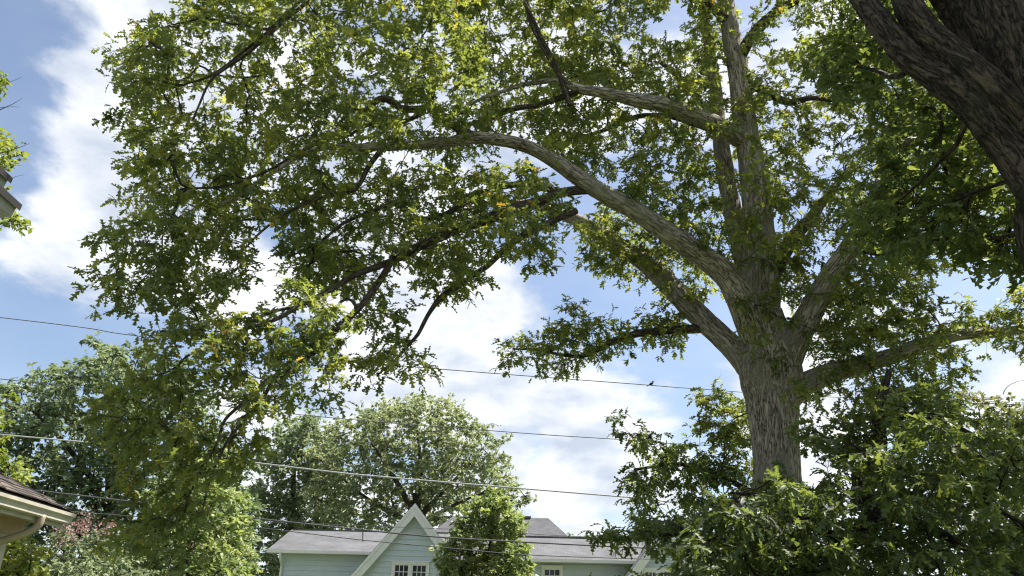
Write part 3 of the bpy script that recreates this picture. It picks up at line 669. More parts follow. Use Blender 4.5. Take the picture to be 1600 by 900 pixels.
def small_line_things():
    a, b = P(567, 827.5, WY+.3), P(567, 843.5, WY+.3)
    o = tube_obj('cable_hanger', np.array([a+(0, 0, .06), a, (a+b)/2, b, b-(0, 0, .05)]), np.array([.03, .022, .02, .022, .03]), 6, M['wire_dark'], None)
    tag(o, 'short upright strap tying the two lowest cables beside the gable', 'cable hanger')
    Y = 30.0
    lp = catmull(np.array([P(1567, 616, Y), P(1572, 606, Y), P(1584, 598, Y), P(1600, 594, Y), P(1625, 597, Y), P(1640, 612, Y), P(1630, 626, Y), P(1600, 628, Y), P(1565, 627, Y), P(1535, 627, Y)]), .1)
    V, Q, bk = tube_arrays(lp, np.full(len(lp), .02), 6)
    tag(place(bpy.data.objects.new('cable_loop', fix_quads('cable_loop', V, Q, M['wire_light'], {'bark': bk}, True)), None), 'grey spare cable coiled in a loop above the olive tree', 'cable')
    # bird perched on the top cable
    p = P(1018, 599.5, WY); B = thing('bird', p+np.array([0, 0, -.06]), 'small dark bird perched on the topmost cable', 'bird')
    body = catmull(np.array([(p+(-.11, 0, -.05)), (p+(-.06, 0, -.02)), p+(0, 0, .01), p+(.045, 0, .055), p+(.06, 0, .095), p+(.075, 0, .115)]), .012)
    rr = np.interp(np.linspace(0, 1, len(body)), [0, .2, .45, .62, .75, .9, 1], [.008, .03, .058, .05, .036, .036, .012])
    tube_obj('body', body, rr, 12, M['feather'], B)
    tube_obj('tail', np.array([p+(-.07, 0, -.03), p+(-.13, 0, -.07), p+(-.20, 0, -.115)]), np.array([.016, .018, .012]), 6, M['feather'], B)
    tube_obj('beak', np.array([p+(.085, 0, .108), p+(.105, 0, .106), p+(.125, 0, .102)]), np.array([.012, .008, .001]), 6, M['black'], B)
    for s in (-1, 1):
        tube_obj('leg', np.array([p+(0, .015*s, -.03), p+(.005, .015*s, -.06), p+(.005, .015*s, -.075)]), np.array([.006, .004, .005]), 5, M['black'], B)
        tube_obj('wing', np.array([p+(.03, .045*s, .045), p+(-.03, .05*s, .0), p+(-.11, .02*s, -.055)]), np.array([.012, .024, .004]), 8, M['feather'], B)
small_line_things()

# ------------------------------------------------------------------ the big white oak
def PX(lst):
    """limb nodes (px, py, Y, width px) -> centre points, radii"""
    pts = np.array([P(a, b, c) for a, b, c, w in lst])
    rad = np.array([w*.5*np.linalg.norm(p-CAM)/np.linalg.norm(np.array([FPX, a-800, b-450])) for (a, b, c, w), p in zip(lst, pts)])
    return pts, rad
def big_oak():
    b0 = P(1222, 860, 16.0)
    T = Tree('oak_tree', (b0[0]+.05, 16.0, 0), 'big spreading oak with pale shaggy trunk and long limbs arching over the street side')
    O = M['oak_bark']
    tp, tr = PX([(1226, 900, 16, 92), (1222, 860, 16, 84), (1215, 760, 16, 72), (1211, 690, 16, 72), (1207, 630, 16, 78), (1204, 585, 16, 92), (1196, 540, 16, 78), (1190, 490, 16, 62)])
    base = np.array([[tp[0][0]+.03, 16, -.1], [tp[0][0]+.03, 16, .25], [tp[0][0]+.02, 16, .9]])
    T.limb(np.vstack([base, tp]), np.concatenate([[1.0, .85, .66], tr]), O, 56, 'trunk', .05, .4, .05, .045)
    def L(lst, seg=24, ridge=.02, st=.08): p, r = PX(lst); T.limb(p, r, O if seg > 18 else M['shaded_limb_bark'], seg, 'limb', st, .3, .07, ridge)
    # A lower left limb, going back
    L([(1192, 600, 16.1, 46), (1150, 548, 16.3, 38), (1110, 510, 16.6, 36), (1075, 475, 17, 34), (1040, 438, 17.4, 32), (1000, 405, 17.8, 28), (960, 380, 18.2, 25), (920, 355, 18.6, 22), (888, 338, 19, 18), (850, 325, 19.3, 14), (800, 318, 19.5, 9), (740, 318, 19.6, 5)], 28)
    L([(1112, 512, 16.6, 16), (1060, 515, 16.7, 14), (1000, 518, 16.9, 12), (960, 530, 17.0, 10), (930, 546, 17.1, 9), (900, 556, 17.2, 6), (850, 548, 17.3, 4), (800, 545, 17.4, 3)], 12, .006)
    # B the long arch to the left, coming forward
    L([(1182, 530, 15.9, 50), (1155, 462, 15.6, 44), (1130, 425, 15.4, 38), (1085, 390, 15.2, 34), (1030, 355, 14.9, 32), (985, 325, 14.7, 30), (940, 300, 14.5, 28), (900, 275, 14.3, 25), (860, 250, 14.1, 22), (820, 228, 13.9, 20), (785, 219, 13.8, 19), (740, 216, 13.6, 17), (690, 223, 13.4, 15), (620, 227, 13.2, 13), (560, 232, 13, 11), (500, 232, 12.8, 8), (440, 262, 12.6, 6), (380, 300, 12.5, 5), (320, 330, 12.4, 4)], 28)
    L([(785, 219, 13.8, 16), (735, 211, 13.7, 15), (712, 198, 13.7, 14), (690, 180, 13.6, 13), (668, 170, 13.6, 12), (630, 168, 13.5, 11), (597, 154, 13.4, 10), (560, 182, 13.2, 8), (530, 205, 13, 8), (480, 232, 12.8, 7), (430, 262, 12.7, 5), (350, 290, 12.5, 4), (280, 300, 12.3, 3)], 16, .01)
    L([(674, 172, 13.6, 6), (676, 140, 13.5, 6), (678, 120, 13.5, 5), (660, 95, 13.4, 4), (640, 75, 13.3, 3)], 10, 0)
    L([(672, 171, 13.6, 8), (630, 190, 13.4, 7), (585, 192, 13.2, 6), (540, 215, 13, 4)], 10, 0)
    L([(925, 296, 14.5, 15), (880, 300, 14.3, 15), (840, 315, 14.1, 17), (790, 333, 13.8, 18), (740, 348, 13.5, 16), (690, 370, 13.2, 14), (650, 388, 13, 13), (610, 406, 12.8, 11), (560, 425, 12.5, 9), (520, 448, 12.3, 8), (475, 475, 12.1, 7), (430, 500, 11.9, 6), (350, 525, 11.7, 4), (290, 560, 11.5, 3)], 18, .012)
    L([(615, 402, 12.8, 11), (592, 440, 12.6, 11), (565, 475, 12.4, 10), (540, 500, 12.2, 9), (510, 530, 12, 9), (480, 555, 11.8, 8), (450, 578, 11.6, 8), (420, 590, 11.4, 7), (395, 615, 11.3, 6), (352, 655, 11.1, 5), (340, 690, 11, 4), (310, 740, 10.9, 3), (285, 790, 10.8, 2.5)], 14, .006)
    L([(430, 586, 11.45, 6), (405, 630, 11.3, 6), (375, 665, 11.2, 5), (350, 700, 11.1, 4), (330, 750, 11, 3), (318, 800, 10.9, 2.5)], 10, 0)
    L([(520, 524, 12.05, 4), (548, 502, 12.0, 5), (556, 478, 12.0, 5), (542, 466, 12.0, 5), (530, 473, 12.0, 4)], 8, 0)
    L([(900, 330, 14.6, 10), (850, 352, 14.3, 10), (800, 380, 14, 10), (762, 412, 13.7, 9), (720, 445, 13.4, 8), (690, 462, 13.2, 9), (668, 490, 13.1, 7), (652, 522, 13, 6), (635, 540, 12.9, 5), (612, 565, 12.8, 4), (590, 585, 12.7, 3)], 12, .005)
    L([(870, 297, 14.25, 10), (810, 290, 14, 10), (760, 300, 13.8, 10), (720, 320, 13.6, 9), (690, 335, 13.5, 8), (650, 340, 13.4, 8), (617, 317, 13.3, 7), (580, 330, 13.1, 6), (540, 345, 12.9, 5), (500, 375, 12.7, 4), (450, 400, 12.5, 3)], 12, .005)
    L([(600, 228, 13.15, 8), (575, 262, 12.9, 8), (555, 290, 12.7, 7), (520, 300, 12.5, 6), (470, 320, 12.3, 5), (420, 350, 12.1, 4), (370, 400, 12, 3)], 10, 0)
    L([(470, 478, 12.1, 5), (420, 490, 12, 5), (380, 515, 11.8, 4), (330, 530, 11.7, 3)], 8, 0)
    # C upper left limb
    L([(1160, 218, 15.95, 30), (1110, 192, 15.2, 28), (1060, 172, 14.7, 24), (1010, 158, 14.3, 22), (960, 148, 14.1, 18), (910, 138, 14.1, 15), (870, 127, 14.2, 9), (820, 135, 14.8, 7), (770, 150, 14.6, 6), (730, 166, 14.5, 4)], 22, .014)
    L([(905, 140, 14.1, 8), (870, 115, 14.1, 7), (840, 60, 14.4, 6), (825, 20, 14.2, 6), (812, -40, 14, 4)], 10, 0)
    L([(890, 165, 14.1, 7), (882, 140, 14.1, 8), (862, 95, 14.0, 8), (840, 50, 13.8, 7), (820, 5, 13.6, 6)], 10, 0)
    L([(905, 142, 14.1, 10), (840, 165, 14.7, 9), (790, 175, 15.3, 9), (750, 190, 15.4, 8), (700, 200, 15.5, 5)], 10, .004)
    # D central stem
    L([(1196, 560, 16, 66), (1187, 460, 16, 58), (1186, 380, 16, 48), (1181, 310, 16, 43), (1173, 250, 16, 39), (1165, 200, 16, 36), (1155, 130, 16, 33), (1145, 70, 16, 29), (1135, 10, 16, 25), (1125, -60, 16, 21), (1118, -140, 16, 16), (1112, -240, 16, 10)], 36, .03, .06)
    L([(1150, 100, 16, 20), (1175, 55, 15.7, 18), (1210, 20, 15.4, 15), (1262, -15, 15, 12), (1320, -60, 14.7, 8)], 16, .008)
    L([(1158, 130, 16, 14), (1200, 145, 15.7, 13), (1235, 160, 15.4, 11), (1270, 152, 15.1, 8), (1310, 158, 14.9, 5)], 12, .004)
    L([(1142, 40, 16, 16), (1100, 0, 15.5, 14), (1040, -30, 15, 12), (960, -60, 14.5, 10), (880, -80, 14, 8), (780, -70, 13.5, 6), (700, -60, 13, 5)], 14, .006)
    L([(1134, 0, 16, 16), (1090, -60, 15, 14), (980, -120, 14, 11), (850, -150, 13, 9), (700, -140, 12.5, 7), (560, -90, 12.3, 6), (450, 20, 12.2, 5), (380, 80, 12.2, 5), (330, 118, 12.2, 4), (270, 140, 12.2, 3)], 12, .005)
    L([(560, -90, 12.3, 5), (500, -40, 12, 6), (475, 5, 12, 6), (400, 70, 12, 5), (350, 105, 12, 5), (325, 130, 12, 4), (300, 190, 11.9, 3)], 10, 0)
    # E second stem, behind
    L([(1172, 470, 16.5, 34), (1160, 400, 16.6, 31), (1145, 330, 16.7, 29), (1130, 250, 16.9, 25), (1122, 190, 17, 22), (1118, 140, 17.1, 19), (1110, 90, 17.2, 16), (1100, 20, 17.3, 12), (1090, -60, 17.4, 8)], 22, .016)
    L([(1120, 200, 17, 13), (1090, 160, 17.4, 12), (1060, 122, 17.8, 10), (1030, 95, 18.1, 7)], 12, .004)
    L([(1118, 205, 17, 10), (1040, 182, 17, 9), (990, 185, 16.9, 8), (950, 200, 16.8, 7), (900, 215, 16.7, 5)], 10, .003)
    # F, G, H to the right
    L([(1203, 440, 16.1, 24), (1238, 372, 16.8, 22), (1268, 338, 17.3, 18), (1295, 305, 17.8, 12), (1330, 260, 18.2, 7)], 18, .012)
    L([(1210, 600, 15.95, 56), (1243, 530, 15.7, 44), (1270, 480, 15.5, 38), (1300, 430, 15.2, 34), (1330, 385, 15, 32), (1352, 340, 14.8, 28), (1377, 290, 14.6, 24), (1400, 230, 14.4, 19), (1415, 190, 14.3, 14), (1440, 120, 14.1, 8), (1470, 60, 14, 5)], 26, .018)
    L([(1335, 385, 15, 14), (1365, 393, 14.6, 12), (1400, 395, 14.2, 9), (1450, 380, 13.9, 6), (1520, 370, 13.7, 4)], 10, .004)
    L([(1215, 640, 16, 44), (1250, 606, 15.9, 36), (1280, 590, 15.8, 33), (1315, 576, 15.7, 30), (1355, 566, 15.6, 27), (1400, 555, 15.5, 25), (1440, 540, 15.4, 22), (1490, 526, 15.3, 19), (1550, 521, 15.2, 16), (1620, 514, 15.1, 12), (1700, 500, 15, 7)], 24, .016)
    L([(1620, 514, 15.1, 12), (1760, 440, 15, 11), (1900, 330, 15.2, 8), (2050, 240, 15.5, 5)], 10, 0)  # runs out of view into the added shading foliage
    L([(1352, 340, 14.8, 16), (1460, 240, 15.2, 14), (1600, 150, 15.6, 11), (1780, 60, 16, 8), (1950, 0, 16.2, 5)], 12, 0)  # continues past the frame to hold the added shade crown
    L([(1400, 230, 14.4, 15), (1500, 190, 13.9, 14), (1640, 150, 13.3, 12), (1800, 90, 12.8, 9), (1950, 40, 12.4, 5)], 12, 0)  # added limb, leaves the view to carry the dense shading foliage
    # crown volume
    Z = []
    Z.append(sample_zone([(285, -150), (285, 20), (225, 35), (215, 65), (165, 75), (162, 98), (195, 140), (215, 165), (172, 195), (180, 215), (205, 240), (212, 270), (202, 305), (215, 335), (300, 335), (420, 335), (480, 300), (560, 262), (700, 240), (740, 100), (740, -150)], 11.6, 15.5, 640))
    Z.append(sample_zone([(740, -150), (700, 240), (800, 205), (860, 240), (950, 300), (1040, 365), (1100, 400), (1130, 430), (1120, 200), (1130, -150)], 14.0, 18.2, 720, [[(1005, 18), (1080, -20), (1085, 40), (1062, 78), (1000, 72)], [(1040, 225), (1075, 230), (1075, 265), (1035, 260)]]))
    Z.append(sample_zone([(1130, -150), (1150, 420), (1240, 400), (1290, 330), (1420, 330), (1500, 250), (1620, 240), (1620, -150)], 14.0, 18.5, 620, [[(1195, 25), (1245, 20), (1245, 60), (1200, 55)], [(1210, 120), (1250, 120), (1250, 140), (1215, 150)], [(1320, 70), (1360, 60), (1350, 130), (1320, 120)]]))
    Z.append(sample_zone([(165, 370), (145, 420), (148, 450), (185, 460), (225, 488), (330, 470), (385, 430), (372, 385), (395, 335), (300, 330), (215, 338)], 11.5, 13.2, 130, [[(190, 390), (238, 400), (225, 428), (190, 425)]]))
    Z.append(sample_zone([(430, 330), (450, 370), (440, 430), (470, 460), (530, 440), (590, 462), (640, 440), (640, 405), (700, 440), (735, 448), (775, 425), (780, 400), (850, 375), (905, 370), (905, 330), (830, 265), (560, 262)], 12.2, 15.8, 230, [[(535, 365), (605, 372), (600, 395), (545, 392)], [(590, 405), (650, 400), (640, 440), (590, 440)]]))
    Z.append(sample_zone([(240, 515), (330, 492), (430, 500), (470, 458), (550, 478), (520, 520), (560, 560), (560, 610), (520, 640), (480, 615), (440, 650), (415, 710), (350, 730), (330, 780), (285, 825), (215, 840), (180, 840), (215, 770), (205, 720), (150, 660), (165, 600), (225, 570)], 10.6, 12.6, 200))
    Z.append(sample_zone([(560, 470), (620, 470), (650, 500), (668, 545), (655, 580), (600, 600), (565, 605), (575, 560), (610, 530), (570, 500)], 12.3, 13.4, 34))
    Z.append(sample_zone([(655, 425), (715, 410), (745, 440), (700, 462), (660, 452)], 13.0, 14.2, 16))
    Z.append(sample_zone([(800, 370), (862, 355), (860, 405), (835, 415), (812, 395)], 13.8, 15.0, 14))
    Z.append(sample_zone([(905, 345), (925, 420), (955, 432), (1010, 430), (1050, 462), (1070, 478), (1100, 470), (1125, 470), (1100, 420), (1040, 380), (960, 330)], 16.6, 19, 100))
    Z.append(sample_zone([(780, 545), (785, 568), (835, 560), (890, 575), (920, 556), (1000, 532), (1070, 530), (1068, 488), (1040, 478), (1012, 498), (960, 488), (942, 508), (905, 478), (885, 475), (890, 505), (845, 525)], 16.6, 18.0, 105))
    Z.append(sample_zone([(1165, 455), (1230, 440), (1235, 510), (1225, 570), (1180, 575), (1165, 520)], 15.0, 15.6, 22))
    Z.append(sample_zone([(1200, 370), (1260, 380), (1300, 410), (1270, 470), (1215, 470)], 15.2, 17.5, 34))
    Z.append(sample_zone([(1290, 330), (1420, 330), (1480, 400), (1440, 470), (1480, 520), (1440, 530), (1350, 545), (1270, 545), (1265, 500), (1310, 420)], 14.2, 17.5, 210))
    Z.append(sample_zone([(1250, 590), (1300, 555), (1400, 550), (1450, 540), (1500, 555), (1495, 600), (1470, 630), (1400, 640), (1350, 615), (1260, 640)], 14.4, 16.4, 70))
    Z.append(sample_zone([(1445, 505), (1520, 470), (1620, 450), (1620, 560), (1550, 530), (1480, 555)], 14.5, 15.8, 34))
    Z.append(sample_zone([(1095, 620), (1170, 600), (1185, 700), (1100, 690)], 17, 18.6, 18))
    Z.append(sample_zone([(1620, -150), (1620, 420), (1800, 480), (2100, 420), (2300, 200), (2200, -150)], 13, 19, 130))  # unseen right side of the crown, added for its shade
    Z.append(sample_zone([(1570, -120), (1570, 300), (1850, 330), (2100, 220), (2100, -150)], 11.0, 15.8, 250))  # dense foliage out of view, added to keep sun off the understory tree
    Z = thin(np.vstack(Z), .33)
    C, D = T.grow(Z, .28)
    T.sprays(C, D, 6, 8, .46, .175, (.05, .80), .6, .30, .035)
    T.twigs_mesh(M['twig_bark'], 6)
    T.crown('oak', M['oak_leaf'], 300)
    print('oak', len(Z), T.nleaf)
big_oak()

# ------------------------------------------------------------------ the near oak at the right edge
def near_oak():
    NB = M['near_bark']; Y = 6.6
    f0 = P(1690, 340, Y)
    T = Tree('oak_tree', (f0[0]+.25, Y, 0), 'close dark furrowed oak leaning in with three heavy stems and large shaded leaves')
    T.bz = .24
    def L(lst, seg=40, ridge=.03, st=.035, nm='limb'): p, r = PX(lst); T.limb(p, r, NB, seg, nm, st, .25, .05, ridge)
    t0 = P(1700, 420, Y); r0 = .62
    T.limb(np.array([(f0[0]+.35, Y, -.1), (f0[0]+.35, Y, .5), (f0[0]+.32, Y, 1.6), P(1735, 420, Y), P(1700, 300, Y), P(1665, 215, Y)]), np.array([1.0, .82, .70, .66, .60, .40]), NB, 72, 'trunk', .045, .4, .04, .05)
    L([(1700, 330, Y, 150), (1676, 240, Y, 190), (1634, 150, Y+.05, 172), (1600, 70, Y+.1, 162), (1562, -10, Y+.2, 160), (1500, -90, Y+.3, 145), (1450, -200, Y+.5, 120)], 96, .042)
    L([(1725, 440, Y-.05, 80), (1665, 350, Y-.1, 80), (1612, 274, Y-.05, 66), (1575, 228, Y, 56), (1540, 188, Y, 52), (1500, 150, Y+.05, 48), (1462, 122, Y+.1, 44), (1425, 92, Y+.15, 40), (1395, 55, Y+.2, 38), (1362, 10, Y+.3, 36), (1330, -40, Y+.4, 32), (1280, -120, Y+.6, 24)], 48, .022)
    L([(1630, 230, Y+.1, 80), (1585, 178, Y-.1, 58), (1545, 138, Y-.1, 52), (1500, 98, Y-.05, 46), (1452, 52, Y+.05, 44), (1420, 5, Y+.15, 42), (1405, -50, Y+.8, 32), (1380, -140, Y+1, 24)], 44, .02)
    L([(1520, 175, Y, 9), (1500, 205, Y+.2, 8), (1485, 230, Y+.4, 7), (1455, 262, Y+.7, 6), (1430, 290, Y+1, 5), (1400, 320, Y+1.3, 3)], 10, 0)
    L([(1612, 275, Y, 9), (1570, 278, Y+.3, 7), (1530, 292, Y+.6, 6), (1490, 310, Y+.9, 4)], 10, 0)
    L([(1430, 105, Y+.15, 10), (1400, 118, Y+.4, 8), (1370, 112, Y+.8, 6), (1330, 100, Y+1.2, 4), (1290, 110, Y+1.6, 3)], 10, 0)
    L([(1640, 330, Y, 14), (1600, 360, Y+.5, 10), (1560, 370, Y+.9, 7), (1500, 372, Y+1.4, 5), (1440, 370, Y+1.9, 4)], 10, 0)
    L([(1560, -10, Y+.2, 40), (1700, -80, Y+.8, 34), (1850, -120, Y+1.6, 24), (2000, -120, Y+2.4, 14)], 14, 0)  # this limb and the next stay unseen and bear added shade foliage
    L([(1690, 260, Y, 50), (1800, 160, Y+.4, 36), (1900, 80, Y+.9, 24), (2050, 0, Y+1.5, 12)], 14, 0)
    Z = [sample_zone([(1375, 200), (1420, 130), (1480, 160), (1560, 260), (1620, 310), (1620, 400), (1560, 400), (1500, 385), (1440, 405), (1385, 385), (1345, 330), (1390, 265)], 7.4, 9.6, 120),
         sample_zone([(1275, 80), (1320, 30), (1370, 30), (1415, 105), (1400, 150), (1350, 165), (1310, 140)], 7.6, 9.4, 44),
         sample_zone([(1480, 380), (1620, 380), (1620, 440), (1560, 425), (1500, 410)], 7.6, 9.2, 18),
         sample_zone([(1640, -300), (1640, 330), (1800, 330), (2200, 100), (2200, -300)], 6.0, 11, 150),  # crown beyond the right edge, added to cast shade
         sample_zone([(1250, -150), (1330, 20), (1420, 100), (1500, 90), (1620, 200), (1620, -150)], 7.8, 10, 60)]
    Z = thin(np.vstack(Z), .26)
    C, D = T.grow(Z, .22)
    T.sprays(C, D, 6, 7, .36, .18, (.05, .7), .6, .32, .02)
    T.twigs_mesh(M['dark_bark'], 6)
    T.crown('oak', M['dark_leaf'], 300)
    print('near oak', len(Z), T.nleaf)
near_oak()

# ------------------------------------------------------------------ understory tree in front of the oak's foot
def understory():
    Y = 13.0; b = P(1300, 900, Y); DB = M['dark_bark']
    T = Tree('young_oak_tree', (b[0], Y, 0), 'low dark leafy tree with crooked black trunk around the foot of the big oak')
    p, r = PX([(1292, 930, Y, 40), (1300, 895, Y, 36), (1322, 845, Y, 34), (1352, 825, Y, 36), (1362, 795, Y, 34), (1350, 765, Y, 32), (1352, 735, Y, 36), (1372, 705, Y, 26), (1372, 660, Y, 20), (1378, 620, Y, 15), (1390, 580, Y, 8)])
    T.limb(np.vstack([[(p[0][0], Y, -.1)], p]), np.concatenate([[.30], r]), DB, 28, 'trunk', .05, .25, .08, .015)
    def L(lst, seg=12): p, r = PX(lst); T.limb(p, r, DB, seg, 'limb', .07, .25, .08, .004)
    L([(1352, 745, 13, 18), (1400, 735, 12.6, 16), (1450, 745, 12.2, 13), (1510, 765, 11.8, 10), (1570, 800, 11.4, 7), (1640, 840, 11, 4)])
    L([(1358, 800, 13, 18), (1420, 810, 12.4, 15), (1480, 840, 11.8, 12), (1540, 870, 11.3, 8), (1600, 900, 10.9, 5)])
    L([(1320, 848, 13, 16), (1270, 820, 12.6, 13), (1220, 790, 12.2, 10), (1180, 775, 11.9, 7), (1140, 770, 11.6, 4)])
    L([(1310, 870, 13, 16), (1290, 830, 14.2, 14), (1240, 800, 16.2, 12), (1180, 770, 17.4, 10), (1120, 740, 17.5, 8), (1060, 725, 17.5, 6), (990, 735, 17.5, 4)])
    L([(1372, 670, 13, 12), (1420, 650, 12.8, 10), (1480, 660, 12.5, 8), (1540, 690, 12.2, 6), (1600, 700, 12, 4)])
    L([(1310, 870, 13, 14), (1240, 860, 13.4, 12), (1160, 850, 14, 10), (1080, 840, 14.6, 7), (1000, 840, 15.2, 5), (950, 845, 15.5, 3)])
    Z = [sample_zone([(1100, 780), (1180, 745), (1260, 745), (1330, 720), (1420, 660), (1500, 640), (1620, 660), (1620, 960), (1060, 960), (1080, 860)], 10.4, 14.0, 430, [[(1330, 735), (1375, 735), (1380, 800), (1335, 815)], [(1225, 740), (1300, 700), (1310, 740), (1270, 760)]]),
         sample_zone([(1100, 615), (1165, 610), (1185, 700), (1190, 780), (1100, 790), (1060, 800), (1010, 790), (985, 770), (985, 730), (1020, 710), (1090, 690)], 16.6, 18.4, 110),
         sample_zone([(965, 645), (990, 668), (1050, 690), (1040, 720), (1000, 710), (970, 675)], 16.6, 18, 18),
         sample_zone([(930, 835), (990, 810), (1060, 800), (1110, 800), (1100, 850), (1050, 855), (1000, 840), (950, 845)], 14.4, 16.2, 46),
         sample_zone([(900, 905), (980, 905), (1060, 900), (1100, 880), (1120, 970), (900, 970)], 13.2, 15.2, 34),
         sample_zone([(1250, 650), (1350, 640), (1440, 600), (1500, 640), (1420, 660), (1340, 700), (1260, 690)], 12.2, 14.4, 62)]
    Z = thin(np.vstack(Z), .28)
    C, D = T.grow(Z, .25)
    T.sprays(C, D, 6, 7, .42, .19, (.0, .65), .55, .45, .02)
    T.twigs_mesh(DB, 5)
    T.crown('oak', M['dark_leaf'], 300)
    print('understory', len(Z), T.nleaf)
understory()

# ------------------------------------------------------------------ trees and shrubs beyond
def far_tree(name, label, zones, trunk, r, leaf, size, nsub, nleaf, rad, group=None, cat='tree', tint=(.1, .9), dmin=.7, mat_b='twig_bark', stems=None, yellow=0, droop=.2, tip=.012, flowers=None, maxr=.22):
    pts = np.array([P(*q) for q in trunk]); base = np.array([pts[0][0], pts[0][1], 0])
    T = Tree(name, base, label, cat, group)
    tp = np.vstack([base-(0, 0, .1), pts]); rr = np.linspace(r, r*.35, len(tp))
    T.limb(tp, rr, M[mat_b], 14, 'trunk', .2, .5, .05, 0)
    for st in stems or []:
        q = np.array([P(*s[:3]) for s in st]); T.limb(q, np.array([s[3] for s in st]), M[mat_b], 10, 'limb', .2, .5, .05, 0)
    Z = thin(np.vstack([sample_zone(*z) for z in zones]), dmin)
    C, D = T.grow(Z, .6, .15, .6, tip, .46, maxr)
    T.sprays(C, D, nsub, nleaf, rad, size, tint, .7, droop, yellow)
    T.twigs_mesh(M[mat_b], 5)
    T.crown('plain', M[leaf])
    if flowers is not None:
        FZ = sample_zone(*flowers); n = len(FZ)*40
        B = np.repeat(FZ, 40, 0)+RNG.normal(0, .09, (n, 3))*np.array([1, 1, 1.5])
        me = leaves_mesh('blossoms', B, RNG.normal(size=(n, 3)), RNG.normal(size=(n, 3)), RNG.uniform(.05, .09, n), RNG.random(n), 'plain', M['flower'])
        place(bpy.data.objects.new('blossoms', me), T.root)['kind'] = 'stuff'
    print(name, len(Z), T.nleaf)
far_tree('maple_tree', 'round crowned light green maple rising behind the gable peak',
    [([(495, 700), (515, 665), (560, 648), (610, 628), (650, 622), (700, 628), (738, 648), (768, 672), (790, 700), (800, 735), (800, 760), (770, 785), (720, 795), (690, 810), (640, 830), (560, 830), (500, 800), (480, 750)], 46, 54, 440),
     ([(790, 775), (830, 780), (828, 795), (795, 800)], 47, 49, 8)],
    [(652, 900, 50), (652, 840, 50), (650, 800, 50), (648, 770, 50)], .42, 'maple_leaf', .27, 8, 11, .95, tint=(.2, .95),
    stems=[[(652, 815, 50, .22), (630, 770, 49.5, .17), (605, 730, 49, .12), (580, 690, 48.5, .06)], [(650, 800, 50, .22), (660, 750, 50, .16), (655, 700, 50, .11), (650, 650, 50, .05)],
           [(653, 810, 50, .2), (690, 770, 50.5, .15), (725, 735, 51, .1), (755, 700, 51, .05)], [(652, 820, 50, .18), (600, 795, 50.5, .14), (555, 765, 51, .09), (520, 730, 51, .05)], [(655, 818, 50, .15), (710, 790, 49, .1), (760, 770, 48.5, .06), (800, 783, 48, .04), (825, 788, 48, .02)]])
far_tree('shade_tree', 'tall grey green tree behind the neighbouring porch, its top under the bird cable',
    [([(-80, 620), (20, 600), (45, 580), (100, 568), (115, 545), (150, 532), (200, 548), (260, 552), (320, 610), (370, 700), (395, 800), (385, 920), (60, 920), (-80, 860)], 37, 45, 900)],
    [(170, 900, 41), (172, 800, 41), (175, 720, 41), (176, 640, 41)], .45, 'grey_leaf', .30, 7, 11, .9, tint=(.05, .8), mat_b='dark_bark',
    stems=[[(172, 800, 41, .2), (130, 730, 40.5, .15), (90, 680, 40, .1), (50, 640, 40, .05)], [(174, 770, 41, .2), (230, 700, 41.5, .15), (265, 650, 42, .09), (285, 610, 42, .05)]])
far_tree('shade_tree', 'pale grey green tree between the round maple and the hanging oak branch',
    [([(415, 690), (445, 660), (490, 650), (525, 690), (545, 760), (535, 830), (430, 850), (385, 830), (390, 750)], 52, 58, 330), ([(385, 820), (440, 820), (445, 960), (375, 960)], 50, 56, 60)],
    [(455, 900, 55), (455, 830, 55), (458, 770, 55), (460, 720, 55)], .36, 'grey_leaf', .33, 8, 11, 1.0, tint=(.35, 1), dmin=.8)
far_tree('street_tree', 'small upright yellow green tree standing before the blue house',
    [([(715, 800), (745, 782), (780, 775), (808, 795), (815, 830), (826, 870), (830, 960), (690, 960), (700, 860), (705, 830)], 31.2, 33.8, 300),
     ([(690, 850), (715, 840), (712, 900), (682, 900)], 31.6, 33, 16), ([(765, 765), (785, 765), (785, 790), (765, 790)], 32, 33, 5)],
    [(762, 985, 32.5), (763, 930, 32.5), (765, 850, 32.5), (772, 790, 32.5)], .12, 'mid_leaf', .20, 6, 10, .42, tint=(.45, 1.0), dmin=.26, droop=.1, tip=.007, maxr=.06)
far_tree('garden_tree', 'sunlit yellow green tree under the hanging oak branch left of the house',
    [([(250, 760), (300, 715), (350, 700), (375, 780), (393, 840), (385, 960), (180, 960), (205, 860), (225, 810)], 22.5, 27, 330)],
    [(295, 960, 24.8), (296, 880, 24.8), (300, 800, 24.8), (310, 750, 24.8)], .16, 'mid_leaf', .19, 6, 9, .5, tint=(.2, 1), dmin=.36, droop=.1, tip=.007, maxr=.08)
far_tree('bush', 'bright yellow green bush below the porch beam', [([(-60, 850), (20, 838), (55, 858), (62, 960), (-60, 960)], 13.5, 15.5, 110)],
    [(10, 975, 14.5), (10, 930, 14.5), (12, 880, 14.5)], .06, 'lime_leaf', .13, 6, 8, .3, cat='bush', tint=(.2, 1), dmin=.22, tip=.004, maxr=.03, droop=.05)
far_tree('crape_myrtle', 'flowering shrub with pink blossom tips right of the porch gutter', [([(72, 855), (95, 832), (140, 824), (180, 838), (188, 880), (180, 960), (70, 960)], 18.5, 21, 130)],
    [(128, 985, 19.8), (128, 940, 19.8), (130, 880, 19.8)], .07, 'grey_leaf', .10, 6, 10, .35, cat='shrub', tint=(.1, .8), dmin=.28, tip=.005, maxr=.04,
    flowers=([(78, 845), (95, 822), (140, 812), (178, 824), (182, 838), (140, 830), (95, 840)], 18.5, 20.6, 16))
